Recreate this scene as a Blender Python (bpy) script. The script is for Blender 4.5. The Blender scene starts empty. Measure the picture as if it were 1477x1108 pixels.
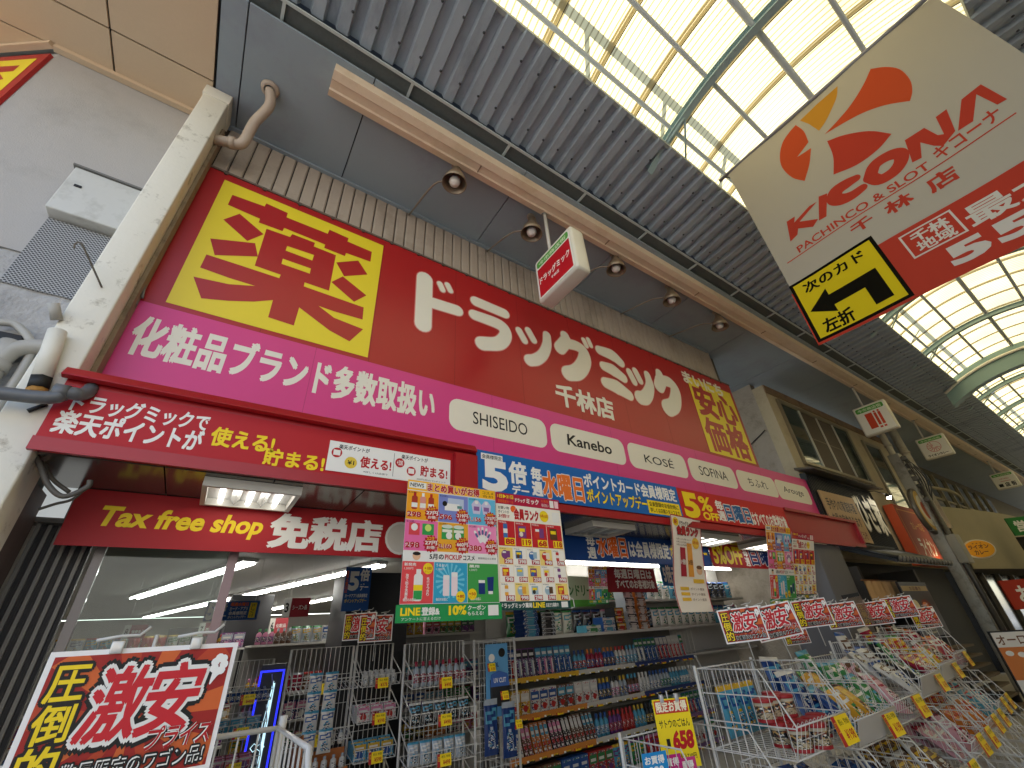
import bpy, math, random
from mathutils import Vector, Matrix
C = bpy.context.scene.collection
SC = bpy.context.scene
rnd = random.Random(7)

# ------------------------------------------------------------------ camera, sky, sun, exposure
CAM = Vector((0.0, -3.45, 1.5)); FPX = 606.46378; CX, CY = 738.5, 554.0
YAW, PITCH, ROLL = 0.62362776, 0.54084173, -0.06878996
_cy, _sy, _cp, _sp = math.cos(YAW), math.sin(YAW), math.cos(PITCH), math.sin(PITCH)
FWD = Vector((_sy*_cp, _cy*_cp, _sp)); _r0 = Vector((_cy, -_sy, 0)); _u0 = _r0.cross(FWD)
RGT = _r0*math.cos(ROLL) + _u0*math.sin(ROLL); UPV = -_r0*math.sin(ROLL) + _u0*math.cos(ROLL)
cd = bpy.data.cameras.new('camera'); cam = bpy.data.objects.new('camera', cd); C.objects.link(cam)
cam.matrix_world = Matrix(((RGT.x, UPV.x, -FWD.x, CAM.x), (RGT.y, UPV.y, -FWD.y, CAM.y), (RGT.z, UPV.z, -FWD.z, CAM.z), (0, 0, 0, 1)))
cd.sensor_width = 36; cd.lens = FPX*36/1477; cd.clip_start = 0.02; cd.clip_end = 500
SC.camera = cam
SUN_EL, SUN_AZ = math.radians(56), math.radians(25)     # azimuth: direction the light comes from, clockwise from +Y
w = bpy.data.worlds.new("World"); SC.world = w; w.use_nodes = True
sk = w.node_tree.nodes.new('ShaderNodeTexSky'); sk.sky_type = 'NISHITA'; sk.sun_disc = False
sk.sun_elevation = SUN_EL; sk.sun_rotation = SUN_AZ
w.node_tree.links.new(sk.outputs[0], w.node_tree.nodes['Background'].inputs[0])
w.node_tree.nodes['Background'].inputs[1].default_value = 0.14
sl = bpy.data.lights.new('sun', 'SUN'); sl.energy = 4.5; sl.angle = math.radians(0.5); sl.color = (1, 0.97, 0.93)
so = bpy.data.objects.new('sun', sl); C.objects.link(so)
_sd = Vector((math.sin(SUN_AZ)*math.cos(SUN_EL), math.cos(SUN_AZ)*math.cos(SUN_EL), math.sin(SUN_EL)))
so.rotation_euler = _sd.to_track_quat('Z', 'Y').to_euler(); so.location = _sd*40
SC.view_settings.view_transform = 'Standard'; SC.view_settings.look = 'None'
SC.view_settings.gamma = 1; SC.view_settings.exposure = 2.1
SC.cycles.use_denoising = True
SC.cycles.max_bounces = 10; SC.cycles.diffuse_bounces = 5; SC.cycles.glossy_bounces = 4
SC.cycles.transmission_bounces = 8; SC.cycles.transparent_max_bounces = 12; SC.cycles.caustics_reflective = False
SC.cycles.sample_clamp_indirect = 4.0

def ray(u, v): return RGT*((u-CX)/FPX) - UPV*((v-CY)/FPX) + FWD
def at(u, v, x=None, y=None, z=None):       # the place where a measured line of sight meets a wall, floor or hanging plane
    d = ray(u, v)
    t = (x-CAM.x)/d.x if x is not None else (y-CAM.y)/d.y if y is not None else (z-CAM.z)/d.z
    return CAM + d*t

# ------------------------------------------------------------------ materials
def lin(h):
    if not isinstance(h, str): return h
    h = h.lstrip('#'); o = []
    for i in (0, 2, 4):
        c = int(h[i:i+2], 16)/255; o.append(c/12.92 if c <= .04045 else ((c+.055)/1.055)**2.4)
    return tuple(o)
_m = {}
def mat(col, rough=.55, metal=0, var=0, scale=6, bump=0, bscale=40, emit=0, stretch=None, spec=.5, dirt=None, dscale=3, dlo=.5, dhi=.75):
    key = (col, rough, metal, var, scale, bump, bscale, emit, stretch, spec, dirt, dscale, dlo)
    if key in _m: return _m[key]
    m = bpy.data.materials.new('paint'); m.use_nodes = True; nt = m.node_tree; b = nt.nodes['Principled BSDF']
    c = lin(col); b.inputs['Base Color'].default_value = (*c, 1)
    b.inputs['Roughness'].default_value = rough; b.inputs['Metallic'].default_value = metal
    b.inputs['Specular IOR Level'].default_value = spec
    L = nt.links.new
    if var or dirt or bump:
        tc = nt.nodes.new('ShaderNodeTexCoord'); vec = tc.outputs['Object']
        if stretch:
            mp = nt.nodes.new('ShaderNodeMapping'); mp.inputs['Scale'].default_value = stretch; L(vec, mp.inputs[0]); vec = mp.outputs[0]
    out = None
    if var:
        n = nt.nodes.new('ShaderNodeTexNoise'); n.inputs['Scale'].default_value = scale; n.inputs['Detail'].default_value = 6; n.inputs['Roughness'].default_value = .65
        L(vec, n.inputs['Vector'])
        mx = nt.nodes.new('ShaderNodeMix'); mx.data_type = 'RGBA'
        mx.inputs[6].default_value = (*[k*(1-var) for k in c], 1); mx.inputs[7].default_value = (*[min(1, k*(1+var)) for k in c], 1)
        L(n.outputs['Fac'], mx.inputs[0]); out = mx.outputs[2]
    if dirt:
        n = nt.nodes.new('ShaderNodeTexNoise'); n.inputs['Scale'].default_value = dscale; n.inputs['Detail'].default_value = 8; n.inputs['Roughness'].default_value = .7
        L(vec, n.inputs['Vector'])
        cr = nt.nodes.new('ShaderNodeValToRGB'); cr.color_ramp.elements[0].position = dlo; cr.color_ramp.elements[1].position = dhi
        L(n.outputs['Fac'], cr.inputs[0])
        mx = nt.nodes.new('ShaderNodeMix'); mx.data_type = 'RGBA'; L(cr.outputs[0], mx.inputs[0])
        if out: L(out, mx.inputs[6])
        else: mx.inputs[6].default_value = (*c, 1)
        mx.inputs[7].default_value = (*lin(dirt), 1); out = mx.outputs[2]
    if out: L(out, b.inputs['Base Color'])
    if bump:
        n = nt.nodes.new('ShaderNodeTexNoise'); n.inputs['Scale'].default_value = bscale; n.inputs['Detail'].default_value = 5
        L(vec, n.inputs['Vector']); bp = nt.nodes.new('ShaderNodeBump'); bp.inputs['Strength'].default_value = bump; bp.inputs['Distance'].default_value = .02
        L(n.outputs['Fac'], bp.inputs['Height']); L(bp.outputs[0], b.inputs['Normal'])
    if emit:
        b.inputs['Emission Color'].default_value = (*c, 1); b.inputs['Emission Strength'].default_value = emit
    _m[key] = m; return m
def pr(h): return mat(h, .5, spec=.35)            # printed ink, vinyl
def glass_mat(tint, rough=.02, mixf=.25):
    key = ('glass', tint, mixf)
    if key in _m: return _m[key]
    m = bpy.data.materials.new('window_glass'); m.use_nodes = True; nt = m.node_tree; nt.nodes.remove(nt.nodes['Principled BSDF'])
    o = nt.nodes['Material Output']; t = nt.nodes.new('ShaderNodeBsdfTransparent'); g = nt.nodes.new('ShaderNodeBsdfGlossy')
    t.inputs[0].default_value = (*lin(tint), 1); g.inputs['Roughness'].default_value = rough; g.inputs[0].default_value = (.9, .9, .9, 1)
    fr = nt.nodes.new('ShaderNodeFresnel'); fr.inputs[0].default_value = 1.5
    mm = nt.nodes.new('ShaderNodeMath'); mm.operation = 'ADD'; mm.inputs[1].default_value = mixf; nt.links.new(fr.outputs[0], mm.inputs[0])
    mx = nt.nodes.new('ShaderNodeMixShader'); nt.links.new(mm.outputs[0], mx.inputs[0]); nt.links.new(t.outputs[0], mx.inputs[1]); nt.links.new(g.outputs[0], mx.inputs[2])
    nt.links.new(mx.outputs[0], o.inputs[0]); _m[key] = m; return m
def busy(c1, c2, c3, rough=.4, sc=70, st=(1, 1, 1.6)):            # crowded package printing
    k = ('busy', c1, c2, c3, rough, sc)
    if k in _m: return _m[k]
    m = bpy.data.materials.new('package_print'); m.use_nodes = True; nt = m.node_tree; b = nt.nodes['Principled BSDF']; L = nt.links.new
    b.inputs['Roughness'].default_value = rough
    tc = nt.nodes.new('ShaderNodeTexCoord'); mp = nt.nodes.new('ShaderNodeMapping'); mp.inputs['Scale'].default_value = st
    oi = nt.nodes.new('ShaderNodeObjectInfo'); ad = nt.nodes.new('ShaderNodeVectorMath'); ad.operation = 'ADD'
    L(tc.outputs['Object'], mp.inputs[0]); L(mp.outputs[0], ad.inputs[0])
    v = nt.nodes.new('ShaderNodeTexVoronoi'); v.distance = 'CHEBYCHEV'; v.inputs['Scale'].default_value = sc; L(ad.outputs[0], v.inputs['Vector'])
    sp = nt.nodes.new('ShaderNodeSeparateColor'); L(v.outputs['Color'], sp.inputs[0])
    cr = nt.nodes.new('ShaderNodeValToRGB'); cr.color_ramp.interpolation = 'CONSTANT'; E = cr.color_ramp.elements
    E[0].color = (*lin(c1), 1); E[1].position = .46; E[1].color = (*lin(c2), 1)
    for p_, c_ in ((.62, c3), (.78, '#cfcac0'), (.88, '#1d1a18')): e = E.new(p_); e.color = (*lin(c_), 1)
    L(sp.outputs[0], cr.inputs[0]); L(cr.outputs[0], b.inputs['Base Color']); _m[k] = m; return m
def translucent(col, tcol, fac=.75, bump=0, key=None, lines=False):
    k = ('tr', col, tcol, fac, lines)
    if k in _m: return _m[k]
    m = bpy.data.materials.new('translucent_sheet'); m.use_nodes = True; nt = m.node_tree; nt.nodes.remove(nt.nodes['Principled BSDF'])
    o = nt.nodes['Material Output']; d = nt.nodes.new('ShaderNodeBsdfDiffuse'); t = nt.nodes.new('ShaderNodeBsdfTranslucent')
    d.inputs[0].default_value = (*lin(col), 1); t.inputs[0].default_value = (*lin(tcol), 1)
    if lines:
        tc = nt.nodes.new('ShaderNodeTexCoord'); wv = nt.nodes.new('ShaderNodeTexWave'); wv.bands_direction = 'X'; wv.inputs['Scale'].default_value = 4.6
        wv.inputs['Distortion'].default_value = .25; wv.inputs['Detail'].default_value = 2
        nt.links.new(tc.outputs['Object'], wv.inputs['Vector'])
        n = nt.nodes.new('ShaderNodeTexNoise'); n.inputs['Scale'].default_value = 1.4; n.inputs['Detail'].default_value = 5; nt.links.new(tc.outputs['Object'], n.inputs['Vector'])
        cr = nt.nodes.new('ShaderNodeValToRGB'); cr.color_ramp.elements[0].position = 0.0; cr.color_ramp.elements[1].position = .22
        cr.color_ramp.elements[0].color = (.3, .27, .2, 1); cr.color_ramp.elements[1].color = (1, 1, 1, 1)
        nt.links.new(wv.outputs['Fac'], cr.inputs[0])
        m1 = nt.nodes.new('ShaderNodeMix'); m1.data_type = 'RGBA'; m1.blend_type = 'MULTIPLY'; m1.inputs[0].default_value = 1
        m1.inputs[6].default_value = (*lin(tcol), 1); nt.links.new(cr.outputs[0], m1.inputs[7])
        m2 = nt.nodes.new('ShaderNodeMix'); m2.data_type = 'RGBA'; nt.links.new(n.outputs['Fac'], m2.inputs[0])
        nt.links.new(m1.outputs[2], m2.inputs[6])
        m3 = nt.nodes.new('ShaderNodeMix'); m3.data_type = 'RGBA'; m3.blend_type = 'MULTIPLY'; m3.inputs[0].default_value = 1
        nt.links.new(m1.outputs[2], m3.inputs[6]); m3.inputs[7].default_value = (.7, .66, .55, 1); nt.links.new(m3.outputs[2], m2.inputs[7])
        nt.links.new(m2.outputs[2], t.inputs[0])
    mx = nt.nodes.new('ShaderNodeMixShader'); mx.inputs[0].default_value = fac
    nt.links.new(d.outputs[0], mx.inputs[1]); nt.links.new(t.outputs[0], mx.inputs[2]); nt.links.new(mx.outputs[0], o.inputs[0])
    _m[k] = m; return m

WHITE = mat('#d9d6cb', .5, var=.05); WIRE = mat('#c4c1b9', .35); STEEL = mat('#8c8c88', .35, .8); BLACK = mat('#101010', .5); DARK = mat('#1c1c1e', .6)
SIGNRED = mat('#a81e20', .34, var=.06, scale=2); PINK = mat('#d23c80', .38, var=.05, scale=2); YEL = mat('#e6cf2a', .4, var=.04); CREAM = mat('#e4dfcd', .45, var=.03)
CANRED = mat('#a0181f', .35, var=.08, scale=5)
CONC = mat('#a0978a', .9, var=.2, scale=4, bump=.5, bscale=25, dirt='#6d6559', dscale=2.2)
ROUGHC = mat('#aaa8a6', .95, var=.2, scale=9, bump=1.0, bscale=30, dirt='#7d7b78', dscale=2.5)
GREYW = mat('#aeaaa6', .85, var=.07, scale=3, bump=.15, bscale=120, dirt='#98948f', dscale=1.5)
TAN = mat('#cdb597', .8, var=.05, scale=60, bump=.1, bscale=150)
SOFF = mat('#909ca4', .6, var=.05, scale=2, dirt='#868b96', dscale=1.2)
COLUMN = mat('#dcd7c8', .6, var=.05, scale=5, dirt='#8f8570', dscale=5.5, dlo=.56, dhi=.70, bump=.1, bscale=30)
STRIP = mat('#ab9d8e', .6, var=.06, scale=3, dirt='#8d8072', dscale=2)
CORR = mat('#98a2aa', .5, 0, var=.12, scale=5, stretch=(1, .3, 1), dirt='#717a82', dscale=3)
TEAL = mat('#93aaaa', .5, var=.1, scale=4); TROUGH = mat('#dcc6ab', .55, var=.05, scale=3, dirt='#cbb090', dscale=2)

# ------------------------------------------------------------------ mesh building
class MB:
    def __init__(s): s.v = []; s.f = []; s.m = []; s.sm = []; s.mats = []
    def mi(s, m):
        if m not in s.mats: s.mats.append(m)
        return s.mats.index(m)
    def add(s, pts, faces, m, smooth=False):
        o = len(s.v); s.v += [tuple(p) for p in pts]; k = s.mi(m)
        for f in faces: s.f.append([i+o for i in f]); s.m.append(k); s.sm.append(smooth)
        return s
    def poly(s, pts, m): return s.add(pts, [list(range(len(pts)))], m)
    def box(s, x0, x1, y0, y1, z0, z1, m):
        p = [(x, y, z) for z in (z0, z1) for y in (y0, y1) for x in (x0, x1)]
        return s.add(p, [(0, 2, 3, 1), (4, 5, 7, 6), (0, 1, 5, 4), (2, 6, 7, 3), (0, 4, 6, 2), (1, 3, 7, 5)], m)
    def bbox(s, x0, x1, y0, y1, z0, z1, m, b=.01):           # box with bevelled edges
        import bmesh
        bm = bmesh.new(); bmesh.ops.create_cube(bm, size=1)
        for v in bm.verts: v.co = ((x0+x1)/2+v.co.x*(x1-x0), (y0+y1)/2+v.co.y*(y1-y0), (z0+z1)/2+v.co.z*(z1-z0))
        bmesh.ops.bevel(bm, geom=bm.edges[:], offset=b, segments=2, affect='EDGES', profile=.6)
        bm.verts.index_update(); s.add([v.co[:] for v in bm.verts], [[v.index for v in f.verts] for f in bm.faces], m, True); bm.free(); return s
    def prism(s, pts, d, m, cap=True):                        # polygon pushed along vector d
        n = len(pts); d = Vector(d); a = [Vector(p) for p in pts]
        f = [(i, (i+1) % n, n+(i+1) % n, n+i) for i in range(n)]
        if cap: f += [tuple(range(n))[::-1], tuple(range(n, 2*n))]
        return s.add(a+[p+d for p in a], f, m)
    def tube(s, pts, r, m, n=8, closed=False, caps=True):
        P = [Vector(p) for p in pts]; N = len(P); V = []; up = None
        for i, p in enumerate(P):
            if closed: t = P[(i+1) % N]-P[i-1]
            else: t = (P[min(i+1, N-1)]-P[max(i-1, 0)])
            t.normalize()
            if up is None: up = t.orthogonal().normalized()
            up = (up - t*up.dot(t)); up = up.normalized() if up.length > 1e-6 else t.orthogonal().normalized()
            sd = t.cross(up); rr = r[i] if isinstance(r, (list, tuple)) else r
            V += [p + (up*math.cos(2*math.pi*k/n) + sd*math.sin(2*math.pi*k/n))*rr for k in range(n)]
        F = []
        for i in range(N if closed else N-1):
            a = i*n; b = ((i+1) % N)*n
            F += [(a+k, a+(k+1) % n, b+(k+1) % n, b+k) for k in range(n)]
        if caps and not closed: F += [tuple(range(n))[::-1], tuple((N-1)*n+k for k in range(n))]
        return s.add(V, F, m, n > 5)
    def lathe(s, prof, c, ax, m, n=20):                       # profile of (radius, height) about axis
        ax = Vector(ax).normalized(); a = ax.orthogonal().normalized(); b = ax.cross(a); c = Vector(c); V = []
        for r, h in prof: V += [c+ax*h+(a*math.cos(2*math.pi*k/n)+b*math.sin(2*math.pi*k/n))*r for k in range(n)]
        F = [(i*n+k, i*n+(k+1) % n, (i+1)*n+(k+1) % n, (i+1)*n+k) for i in range(len(prof)-1) for k in range(n)]
        return s.add(V, F, m, True)
    def build(s, name, parent=None, loc=None, rot=None, bevel=0):
        me = bpy.data.meshes.new(name); me.from_pydata(s.v, [], s.f)
        for m in s.mats: me.materials.append(m)
        me.polygons.foreach_set('material_index', s.m); me.polygons.foreach_set('use_smooth', s.sm); me.update()
        o = bpy.data.objects.new(name, me); C.objects.link(o)
        if parent:
            o.parent = parent
            if name in ('lettering', 'printed_artwork', 'printed_face', 'printed_picture', 'brush_lettering', 'strip_lettering', 'printed_character', 'panel_seam', 'brand_capsule', 'price_slogan', 'yellow_square', 'big_character', 'shop_name_lettering', 'price_tag', 'front_plate', 'price_rail'):
                for c_ in parent.children:
                    if c_.name.split('.')[0] in (['basket', 'shelf_board'] if name in ('price_tag', 'front_plate', 'price_rail') else ['panel', 'sheet', 'board', 'card', 'case', 'red_panel', 'pink_panel', 'ribbed_panel']): o.parent = c_; break
        if loc is not None: o.location = loc
        if rot is not None: o.rotation_euler = rot
        if bevel:
            md = o.modifiers.new('bevel', 'BEVEL'); md.width = bevel; md.segments = 2; md.limit_method = 'ANGLE'
        return o
def bez(pts, n=5):                                            # smooth a polyline (Catmull-Rom)
    P = [Vector(p) for p in pts]; o = []
    for i in range(len(P)-1):
        a = P[i-1] if i else P[0]*2-P[1]; b = P[i]; c = P[i+1]; d = P[i+2] if i+2 < len(P) else P[-1]*2-P[-2]
        for k in range(n):
            t = k/n; o.append(.5*((2*b)+(c-a)*t+(2*a-5*b+4*c-d)*t*t+(3*b-a-3*c+d)*t**3))
    return o+[P[-1]]

_tc = {}
def text_mesh(s, off=0):
    k = (s, off)
    if k in _tc: return _tc[k]
    cu = bpy.data.curves.new('t', 'FONT'); cu.body = s; cu.size = 1; cu.offset = off; cu.resolution_u = 3
    ob = bpy.data.objects.new('t', cu); C.objects.link(ob)
    me = bpy.data.meshes.new_from_object(ob.evaluated_get(bpy.context.evaluated_depsgraph_get()))
    v = [(p.co.x, p.co.y) for p in me.vertices]; f = [list(p.vertices) for p in me.polygons]
    bpy.data.objects.remove(ob); bpy.data.curves.remove(cu); bpy.data.meshes.remove(me)
    _tc[k] = (v, f); return v, f
LU = .0006
class Art(MB):                                                # flat printed artwork: local x right, z up, viewer on -y
    def P(s, x, z, l): return (x, -l*LU, z)
    def shape(s, pts, m, l=1): return s.poly([s.P(x, z, l) for x, z in pts], m)
    def rect(s, x0, z0, x1, z1, m, l=1): return s.shape([(x0, z0), (x1, z0), (x1, z1), (x0, z1)], m, l)
    def frame(s, x0, z0, x1, z1, t, m, l=1):
        s.rect(x0, z0, x1, z0+t, m, l); s.rect(x0, z1-t, x1, z1, m, l); s.rect(x0, z0+t, x0+t, z1-t, m, l); return s.rect(x1-t, z0+t, x1, z1-t, m, l)
    def disc(s, cx, cz, r, m, l=1, n=20, rz=None): return s.shape([(cx+r*math.cos(6.28319*k/n), cz+(rz or r)*math.sin(6.28319*k/n)) for k in range(n)], m, l)
    def burst(s, cx, cz, r, m, l=1, n=14): return s.shape([(cx+r*(1 if k % 2 else .78)*math.cos(3.14159*k/n), cz+r*(1 if k % 2 else .78)*math.sin(3.14159*k/n)) for k in range(2*n)], m, l)
    def rrect(s, x0, z0, x1, z1, r, m, l=1, n=6):
        p = []
        for cx, cz, a in ((x1-r, z1-r, 0), (x0+r, z1-r, 90), (x0+r, z0+r, 180), (x1-r, z0+r, 270)):
            p += [(cx+r*math.cos(math.radians(a+90*k/n)), cz+r*math.sin(math.radians(a+90*k/n))) for k in range(n+1)]
        return s.shape(p, m, l)
    def stroke(s, pts, wd, m, l=1, n=6, smooth=True):         # ribbon with round ends; wd may be a list per control point
        P = [Vector((p[0], p[1], 0)) for p in pts]; W = wd if isinstance(wd, (list, tuple)) else [wd]*len(P)
        if smooth and len(P) > 2:
            Q = bez(P, n); WW = []
            for i in range(len(P)-1): WW += [W[i]+(W[i+1]-W[i])*k/n for k in range(n)]
            P, W = Q, WW+[W[-1]]
        L, R = [], []
        for i, p in enumerate(P):
            t = (P[min(i+1, len(P)-1)]-P[max(i-1, 0)]).normalized(); q = Vector((-t.y, t.x, 0))*W[i]/2; L.append(p+q); R.append(p-q)
        t0 = (P[1]-P[0]).normalized(); t1 = (P[-1]-P[-2]).normalized()
        def capp(c, t, w):
            q = Vector((-t.y, t.x, 0)); return [c+q*math.cos(math.pi*k/8)*w/2+t*math.sin(math.pi*k/8)*w/2 for k in range(1, 8)]
        ring = L+capp(P[-1], t1, W[-1])+R[::-1]+[c for c in capp(P[0], -t0, W[0])]
        nL = len(L); V = [s.P(p.x, p.y, l) for p in ring]; N = len(ring); F = []
        for i in range(nL-1): F.append((i, i+1, (nL+7)+(nL-1-(i+1)), (nL+7)+(nL-1-i)))
        F.append(tuple(range(nL-1, nL+8))); F.append(tuple(range(nL+7+nL-1, N))+(0,))
        return s.add(V, F, m)
    def text(s, t, x0, z0, x1, z1, m, l=1, bold=0, keep=False, shear=0, stack=False, align=0):
        # fit the string into a box; bold in ems; keep=True keeps the glyph proportions
        if stack:
            n = len(t); h = (z1-z0)/n
            for i, ch in enumerate(t): s.text(ch, x0, z1-(i+1)*h+h*.04, x1, z1-i*h-h*.04, m, l, bold, keep, shear)
            return s
        cjk = any(ord(c) >= 0x3000 for c in t); kanji = any(0x3400 <= ord(c) < 0xA000 for c in t)
        off = bold if (bold and not kanji) else 0
        v, f = text_mesh(t, off)
        if not v: return s
        ax, bx = min(p[0] for p in v), max(p[0] for p in v); az, bz = min(p[1] for p in v), max(p[1] for p in v)
        if cjk and len(t) > 1: az, bz = min(az, -.06), max(bz, .8)
        sx = (x1-x0)/max(bx-ax, .01); sz = (z1-z0)/max(bz-az, .01)
        if keep: sx = sz = min(sx, sz)
        ox = x0+((x1-x0)-(bx-ax)*sx)*(.5+align/2)
        st = [(0, 0)]
        if bold and kanji: st = [(0, 0)]+[(bold*a, bold*b) for a, b in ((1, 1), (1, -1), (-1, 1), (-1, -1))]
        if bold and kanji and bold > .06: st = [(0, 0)]+[(bold*r*math.cos(q*.5236), bold*r*math.sin(q*.5236)) for r in (.5, 1) for q in range(12)]
        for k, (dx, dz) in enumerate(st):
            s.add([s.P(ox+(p[0]-ax+dx)*sx+shear*(p[1]-az)*sz, z0+(p[1]-az+dz)*sz, l+(.13 if len(st) < 9 else .09)*k) for p in v], f, m)
        return s
    def otext(s, t, x0, z0, x1, z1, m, mo, l=1, bold=.02, ob=.07, **k):   # outlined text
        s.text(t, x0, z0, x1, z1, mo, l, ob, **k); return s.text(t, x0, z0, x1, z1, m, l+2.6, bold, **k)

def tag(o, label=None, cat=None, group=None, kind=None):
    if label: o['label'] = label
    if cat: o['category'] = cat
    if group: o['group'] = group
    if kind: o['kind'] = kind
    return o
def thing(name, label, cat, loc=(0, 0, 0), rot=(0, 0, 0), group=None):
    o = bpy.data.objects.new(name, None); C.objects.link(o); o.location = loc; o.rotation_euler = rot; o.empty_display_size = .1
    return tag(o, label, cat, group)
def dup(root, loc, rot=None, label=None, group=None, scale=None):
    r = root.copy(); C.objects.link(r); r.location = loc
    if rot is not None: r.rotation_euler = rot
    if label: r['label'] = label
    if group: r['group'] = group
    if scale: r.scale = scale
    for ch in root.children:
        c = ch.copy(); C.objects.link(c); c.parent = r
        for g in ch.children:
            d = g.copy(); C.objects.link(d); d.parent = c
    return r
def struct(mb, name): return tag(mb.build(name), kind='structure')
PI = math.pi

# ================================================================== the street and the arcade roof
b = MB(); b.poly([(-40, -7.2, 0), (70, -7.2, 0), (70, .45, 0), (-40, .45, 0)], mat('#aea79a', .5, var=.1, scale=1.5)); struct(b, 'street_paving')
b = MB(); b.poly([(-150, -150, -.02), (250, -150, -.02), (250, 150, -.02), (-150, 150, -.02)], mat('#6a6862', .8, var=.1)); struct(b, 'ground')
SZ = 6.26
def soffit(ya, yb, name, x0=-1.06, x1=46, slots=True):
    b = MB(); lo, hi = min(ya, yb), max(ya, yb); n = 0
    xs = [-.86] if x0 > -2 else []
    x = .22
    while x < x1: xs.append(x); x += 1.83
    xs = [x0]+[q for q in xs if x0 < q < x1]+[x1]
    for a, c in zip(xs, xs[1:]): b.box(a+.006, c-.006, lo, hi, SZ, SZ+.03, SOFF)
    b.box(x0, x1, lo+.01, hi-.01, SZ+.031, SZ+.05, mat('#23242a'))
    return tag(b.build(name), 'flat blue grey soffit panels with thin joints '+('above the red drugstore sign' if ya > -2 else 'across the street behind the banner'), 'soffit')
soffit(-1.2, 1.6, 'arcade_soffit'); soffit(-7.2, -5.75, 'arcade_soffit')
b = MB()                                                      # cream lamp trough running along the soffit edge
t0, t1 = -.13, 46
sec = [(-1.14, 6.30), (-1.14, 6.135), (-1.06, 6.12), (-1.05, 6.135), (-.97, 6.135), (-.955, 6.12), (-.88, 6.145), (-.88, 6.258)]
b.prism([(t0, y, z) for y, z in sec], (t1-t0, 0, 0), TROUGH)
x = 1.5
while x < 40: b.box(x, x+.012, -1.05, -.96, 6.125, 6.1345, mat('#8d765e')); x += 2.05
tag(b.build('light_trough'), 'long cream metal trough running along the edge of the grey soffit', 'trough')
def mesh_strip(y0, y1, name, lab):
    r = thing(name, lab, 'vent strip')
    a = MB(); a.box(-1.0, 46, y0, y1, 6.33, 6.335, mat('#565b58', .7, var=.25, scale=30)); a.build('mesh', r)
    a = MB(); x = -.62
    fr = mat('#b4bcb9', .5)
    for yy in (y0, y1): a.box(-1.0, 46, yy-.012, yy+.012, 6.305, 6.329, fr)
    while x < 45: a.box(x-.013, x+.013, y0+.013, y1-.013, 6.308, 6.329, fr); x += 1.17
    a.build('frame', r)
mesh_strip(-1.35, -1.10, 'vent_strip', 'narrow dark mesh strip with pale frame beside the cream trough')
def corrugated(ya, yb, name, lab):                            # ribbed eave deck, ribs across the street
    r = thing(name, lab, 'roof eave'); a = MB(); V = []; x = -1.06; prof = []
    while x < 46:
        prof += [(x, 0), (x+.095, 0), (x+.115, .06), (x+.195, .06)]; x += .215
    F = []
    for i, (px, dz) in enumerate(prof): V += [(px, ya, 6.36+dz), (px, yb, 6.44+dz)]
    F = [(2*i, 2*i+2, 2*i+3, 2*i+1) for i in range(len(prof)-1)]
    a.add(V, F, CORR); a.build('decking', r)
    a = MB(); x = -1.02
    lo, hi = min(ya, yb), max(ya, yb)
    for k in range(150):
        for f in (.22, .75):
            y = ya+(yb-ya)*f; a.lathe([(0, -.012), (.012, -.008), (.014, 0)], (x+.047, y, 6.36+.08*f), (0, 0, 1), mat('#2c3034', .5), 6)
        x += .215
    tag(a.build('bolt_row', r), kind='stuff')
corrugated(-1.36, -2.28, 'corrugated_eave', 'dark grey corrugated metal eave above the drugstore between cream trough and bright roof')
corrugated(-5.64, -4.72, 'corrugated_eave', 'dark grey corrugated eave on the far side of the bright roof, behind the white banner')

for y0, y1, lab in ((-1.40, 9, 'unseen slab added over the drugstore side of the arcade to stop light leaks'), (-9, -5.66, 'unseen slab added over the far side of the arcade to stop light leaks')):  # unseen slabs added above the soffits to seal out stray daylight
    a = MB(); a.box(-1.05 if y1 < 0 else -8, 60, y0, y1, 6.49, 6.6, mat('#55585c', .7)); tag(a.build('light_block_slab'), lab, 'roof')
AZ, AR, AY = 6.93, 3.0, -3.5
def arc(y, dz=0): return AZ-AR+math.sqrt(max(AR*AR-(y-AY)**2, 0))+dz
ys = [AY+1.55*(k/12-1) for k in range(25)]
roof = thing('translucent_roof', 'bright arched translucent roof sheets over the middle of the arcade', 'roof')
sheet = translucent('#efe6c4', '#bcb087', .8, lines=True)
strapm = translucent('#b3a683', '#a89c7c', .6)
x = -1.06; k = 0
while x < 60 and k < 99:
    a = MB(); wv = .655
    V = [(x+dx, y, arc(y, .06)) for y in ys for dx in (0, wv)]
    a.add(V, [(2*i, 2*i+1, 2*i+3, 2*i+2) for i in range(len(ys)-1)], sheet, True); a.build('roof_sheet', roof)
    if k % 1 == 0 and -2 < x < 30:
        a = MB(); V = [(x+dx, y, arc(y, .045)) for y in ys for dx in (-.035, .035)]
        a.add(V, [(2*i, 2*i+1, 2*i+3, 2*i+2) for i in range(len(ys)-1)], strapm, True)
        a.tube([(x+.04, y, arc(y, .04)) for y in ys], .006, mat('#4a3a20'), 4); a.build('joint_strip', roof)
    x += .66; k += 1
for y in (-2.38, -2.94, -3.5, -4.06, -4.62):
    a = MB(); a.tube([(-1.05, y, arc(y, -.02)), (60, y, arc(y, -.02))], .026 if abs(y+3.5) > .1 else .036, mat('#a3a7a4', .5), 8); a.build('purlin', roof)
ribs = [3.42, 8.05, 10.3, 12.75, 17.4, 19.6, 22, 27, 32, 38]
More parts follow.
